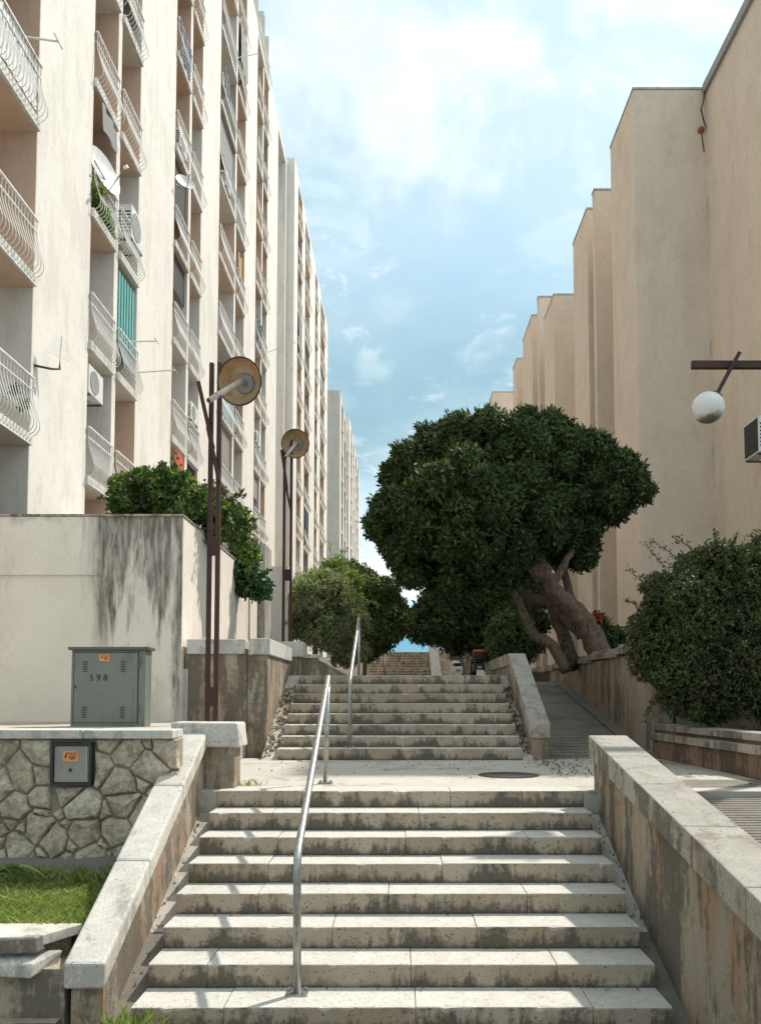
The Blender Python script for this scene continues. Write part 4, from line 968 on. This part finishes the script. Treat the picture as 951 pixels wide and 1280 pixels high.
tree('shrub', 'large arching shrub with tiny reddish leaves over the low wall', 'shrub', [(865, 760, 62, 0), (905, 735, 52, .2), (830, 790, 42, 0), (860, 830, 52, -.1), (925, 800, 60, 0), (905, 860, 48, -.1), (960, 770, 60, .3), (850, 870, 32, -.1), (975, 860, 55, .2), (880, 712, 32, .3), (835, 745, 30, .2), (990, 720, 50, .4)], 10.2, 'leaf_shrub', 520, .042, None, core=.60, small=.5, shell=.7, keep=.80, sprigs=(170, .40), aspect=.55, extra='leaf_mid', per=5)
t0_ = [o for o in bpy.data.objects if o.get('label', '').startswith('large arching')][0]
mb = MB(); tw = []
for (x0_, y0_, x1_, y1_) in ((850, 745, 802, 722), (845, 735, 806, 682), (860, 715, 815, 678), (835, 765, 783, 712), (875, 700, 842, 674), (895, 705, 895, 664), (905, 710, 922, 668), (925, 715, 943, 672), (830, 780, 782, 752), (950, 700, 958, 680), (815, 800, 780, 790), (828, 860, 806, 905), (826, 875, 808, 895), (915, 700, 930, 690)):
    a = at(x0_, y0_, 10.1); b_ = at(x1_, y1_, 9.9); m_ = (a+b_)/2+Vector((0, 0, .10)); pts = [a, m_, b_]
    fine = [a*(1-t)**2+m_*2*t*(1-t)+b_*t*t for t in np.linspace(0, 1, 9)]
    mb.tube(fine, .004, 4)
    for q in fine[2:]:
        for _ in range(7): tw.append(q+Vector((random.gauss(0, .02), random.gauss(0, .02), random.gauss(0, .02))))
mb.build('twigs', 'bark', t0_)
tw = np.array([tuple(q) for q in tw]); fast_mesh('twig_leaves', leaves_from(tw, np.tile([0, -.3, 1.], (len(tw), 1)), .035, .55, 2, .9), 4, 'leaf_shrub', t0_)
tree('shrub', 'bright leafy hibiscus bush growing on top of the white planter', 'shrub', [(165, 622, 24, 0), (200, 620, 27, 0), (235, 626, 26, 0), (190, 636, 22, .2), (160, 636, 18, 0), (225, 640, 24, .2), (262, 638, 22, .4), (218, 606, 18, 0), (285, 655, 20, .5), (150, 606, 13, 0), (300, 672, 15, .7), (180, 603, 14, 0), (272, 660, 16, .4), (310, 688, 12, .9)], 12.3, 'leaf_light', 420, .075, None, core=.35, aspect=.6, extra='leaf_mid', per=4, shell=.8, small=.55, keep=.78, sprigs=(100, .34))
tree('ivy', 'dark ivy clump hanging over the side of the white planter', 'ivy', [(300, 712, 17, -.2), (318, 725, 18, -.2), (325, 738, 12, -.2), (306, 735, 12, -.2), (292, 698, 12, -.1)], 15.3, 'leaf_ivy', 420, .085, None, core=.6, aspect=.8, per=3, shell=.6, sprigs=(26, .3))
tree('shrub', 'small dark shrub with red blossom at the foot of the leaning tree', 'shrub', [(765, 800, 18, 0), (750, 782, 14, 0), (775, 812, 14, 0)], 17.2, 'leaf_dark', 200, .08, None, core=.7)
t0_ = [o for o in bpy.data.objects if o.get('label', '').startswith('small dark shrub')][0]
q = np.array([tuple(at(746+random.gauss(0, 3), 774+random.gauss(0, 2), 16.9)) for _ in range(25)])
fast_mesh('blossom', leaves_from(q, np.tile([0, -1., .3], (25, 1)), .06, .8, 3, .9), 4, 'petal', t0_)
tree('balcony_plant', 'leafy potted plant spilling over the balcony rail below the big dish', 'plant', [(118, 240, 10, 0), (124, 262, 9, .3), (130, 280, 8, .8), (136, 296, 7, 1.2)], 16.3, 'leaf_light', 260, .09, None, core=.6)
tree('balcony_plant', 'small potted plant at the lowest balcony by the left picture edge', 'plant', [(18, 487, 5, 0), (28, 506, 5, 0)], 13.3, 'leaf_mid', 300, .07, None, core=.5)

# grass
def blades(name, label, n, fx, h, mat, kind='stuff', wid=.006, lean=.5, **kw):
    V = []
    for _ in range(n):
        x, y_, z = fx(); hh = h*random.uniform(.5, 1.3); a = random.uniform(0, 6.28); l = lean*hh*random.random(); b2 = random.uniform(0, 6.28)
        wx_, wy_ = math.cos(a)*wid/2, math.sin(a)*wid/2; dx, dy = math.cos(b2)*l, math.sin(b2)*l
        V += [(x-wx_, y_-wy_, z), (x+wx_, y_+wy_, z), (x+dx*.5+wx_*.7, y_+dy*.5+wy_*.7, z+hh*.62), (x+dx*1.2, y_+dy*1.2, z+hh)]
    o = fast_mesh(name, np.array(V), 4, mat, **kw); tag(o, label, kind=kind); return o
def lawn():
    x = random.uniform(-4.6, -2.06); y_ = random.uniform(5.31, 6.78)
    return x, y_, .38
def lawn_far():
    return random.uniform(-4.6, -2.06), random.uniform(6.45, 6.78), .38
tag(blades('grass', 'short green lawn grass between ledge and stone wall', 26000, lawn, .065, 'grass', lean=1.3), cat='grass')
tag(blades('grass', 'taller grass fringe at the foot of the stone wall', 5000, lawn_far, .12, 'grass', lean=.9), cat='grass')
def weeds():
    return random.gauss(-1.62, .09), random.uniform(4.72, 4.95), -.14
tag(blades('grass', 'weeds sprouting at the foot of the bottom step', 260, weeds, .15, 'grass', wid=.008, lean=.9), cat='weeds')
tag(blades('grass', 'weeds in the corner of the pier and landing', 60, lambda: (random.gauss(-1.42, .06), random.gauss(7.75, .05), ZL-.01), .06, 'grass', wid=.008, lean=.9), cat='weeds')
pl_ = MB(); rd = random.Random(2)
for k in range(16):
    a = rd.uniform(-.9, 1.4); L_ = rd.uniform(.35, .6); bx, by = -3.28, 6.5
    pts = [(bx+math.cos(a)*L_*t*.9, by-.1*t, .38+L_*(1.1*t-1.0*t*t)*.9+.03) for t in np.linspace(0, 1, 7)]
    vs = []
    for i, q in enumerate(pts): ww = .028*(1-(i/6)**2)+.002; vs += [(q[0], q[1]-ww, q[2]-ww*.3), (q[0], q[1]+ww, q[2]+ww*.3)]
    pl_.add(vs, [(2*i, 2*i+1, 2*i+3, 2*i+2) for i in range(6)])
single('lily_plant', pl_, 'leaf_light', 'long strap-leaved plant at the foot of the stone wall', 'plant', (-3.28, 6.5, .38))
spots = [(random.uniform(XL+.05, XRt-.05), Y1+T*random.randint(0, 7)) for _ in range(9)]
def crack_weeds():
    x, y_ = random.choice(spots); k = round((y_-Y1)/T); return x+random.gauss(0, .03), y_-.008, -H+k*H+.002
tag(blades('grass', 'tiny weeds in the corners of the treads', 120, crack_weeds, .04, 'grass', wid=.005, lean=.9), cat='weeds')
# litter in the gutters
V = []
def litter(fx, n, s):
    pts = np.array([fx() for _ in range(n)]); return leaves_from(pts, np.tile([0, 0, 1.], (n, 1)), s, .6, 1, .98)
def gut(x0, x1, y0, y1, yb, zb):
    def f():
        y_ = random.uniform(y0, y1); return (random.uniform(x0, x1), y_, gz(y_, yb, zb)+(.008 if yb > 6 else -.052))
    return f
V = np.concatenate([litter(gut(-1.84, -1.66, Y2+.1, Y2+2.2, Y2, ZL), 500, .05), litter(gut(1.70, 1.81, Y2+.1, Y2+2.2, Y2, ZL), 320, .05), litter(gut(1.74, 1.80, 5.4, 7.2, Y1, -H), 50, .03), litter(gut(-1.79, -1.74, 5.2, 7.2, Y1, -H), 60, .03),
                    litter(lambda: (random.uniform(-1.6, 2.6), random.triangular(7.8, 10.85, 10.8), ZL+.004), 160, .028), litter(lambda: (lambda k: (random.uniform(XL, XRt), Y1+T*(k+1)-abs(random.gauss(0, .03))-.01, k*H+.006))(random.randint(0, 6)), 150, .022), litter(lambda: (random.gauss(1.95, .15), random.uniform(8.5, 10.9), ZL+.004), 260, .035), litter(lambda: (random.uniform(2.3, 3.5), random.uniform(7.8, 11.3), ZL+.004), 60, .04)])
tag(fast_mesh('fallen_leaves', V, 4, 'dry_leaf'), 'dry leaves and crumbs gathered in the gutters and landing corners', 'leaves', kind='stuff')

# ------------------------------------------------------------------ the far end: ramp beside the far stairs, posts, mopeds
p = thing('stair_ramp', 'narrow ribbed ramp with pale kerbs right of the distant stairs', 'ramp', (2.5, 39.6, ZP))
mb = MB().slope(1.66, 2.15, 38.6, 44, 2.1, 4.1, 2.5, 4.75)
mb.build('kerb', 'coping', p)
mb = MB()
for k in range(16): mb.box(2.75, 3.45, 38.6+k*.33, 38.92+k*.33, 2, 2.25+k*.14)
mb.build('rib', 'ramp', p)
MB().slope(2.16, 2.74, 38.6, 44, 2.1, 4., 2.35, 4.5).slope(3.46, 3.9, 38.6, 44, 2.1, 4., 2.35, 4.5).build('side', 'board_concrete', p)
MB().slope(3.91, 4.2, 37.6, 44, 2.1, 4.1, 2.65, 4.75).build('edge', 'coping', p)
single('wall_block', MB().box(2.6, 4.0, 46, 46.5, 4.0, 4.95), 'plaster', 'small white wall glimpsed at the top of the far ribbed ramp', 'wall', (3.3, 46, 4.2))
single('post', MB().box(2.06, 2.20, 24.6, 24.74, 2.24, 3.22), 'board_concrete', 'square weathered post standing left of the black moped', 'post', (2.1, 24.7, 2.25))
def moped(label, x, y_, z, body, rot, tail='red_gloss'):
    s = thing('moped', label, 'moped', (x, y_, z), 'mopeds parked on the upper plaza')
    parts = []
    def wheel(yy):
        t0 = [(x+0, yy+math.cos(a)*.21, z+.25+math.sin(a)*.21) for a in np.linspace(0, 2*math.pi, 21)]
        o_ = MB().tube(t0, .055, 8, cap=False).build('wheel', 'black', s, smooth=True)
        MB().lathe((x, yy, z+.25), (1, 0, 0), [(.0, -.04), (.17, -.03), (.17, .03), (0, .04)], 16).build('rim', 'galv', o_)
    wheel(y_+.15); wheel(y_+1.35)
    MB().box(x-.16, x+.16, y_-.05, y_+.75, z+.42, z+.68).box(x-.14, x+.14, y_+.6, y_+1.05, z+.22, z+.34).hexa([(x-.2, y_+1.05, z+.25), (x+.2, y_+1.05, z+.25), (x+.16, y_+1.2, z+.25), (x-.16, y_+1.2, z+.25), (x-.2, y_+1.0, z+.85), (x+.2, y_+1.0, z+.85), (x+.12, y_+1.15, z+.95), (x-.12, y_+1.15, z+.95)]).build('body', body, s, bevel=.05)
    MB().box(x-.13, x+.13, y_-.02, y_+.72, z+.70, z+.80).build('seat', 'black', s, bevel=.04)
    MB().box(x-.10, x+.10, y_-.115, y_-.105, z+.28, z+.46).build('number_plate', 'white_plastic', s)
    MB().box(x-.07, x+.07, y_-.10, y_-.02, z+.50, z+.58).build('tail_light', tail, s, bevel=.01)
    MB().tube([(x-.34, y_+1.0, z+1.02), (x-.1, y_+1.08, z+1.0), (x+.1, y_+1.08, z+1.0), (x+.34, y_+1.0, z+1.02)], .02, 8).build('handlebar', 'black', s)
    for sx in (-1, 1):
        m_ = MB().tube([(x+sx*.2, y_+1.05, z+1.0), (x+sx*.3, y_+1.03, z+1.2)], .008, 6).lathe((x+sx*.32, y_+1.02, z+1.23), (0, -1, 0), [(0, .01), (.06, .01), (.06, -.01)], 14)
        m_.build('mirror', 'black', s)
    return s
mo = moped('black moped with a red-topped rear case parked beyond the upper steps', 2.45, 24.2, ZP, 'black', 0, 'grey_plastic')
tcb = MB().box(2.25, 2.65, 24.0, 24.38, ZP+.58+.25, ZP+.58+.39).build('top_case', 'black', mo, bevel=.03)
MB().box(2.24, 2.66, 23.99, 24.39, ZP+.975, ZP+1.06).build('case_lid', 'red_gloss', mo, bevel=.04)
moped('pale moped parked behind the square post, only partly showing', 2.02, 27.2, ZP, 'white_plastic', 0, 'grey_plastic')
for o in list(bpy.data.objects):
    if '_o' in o.keys(): del o['_o']
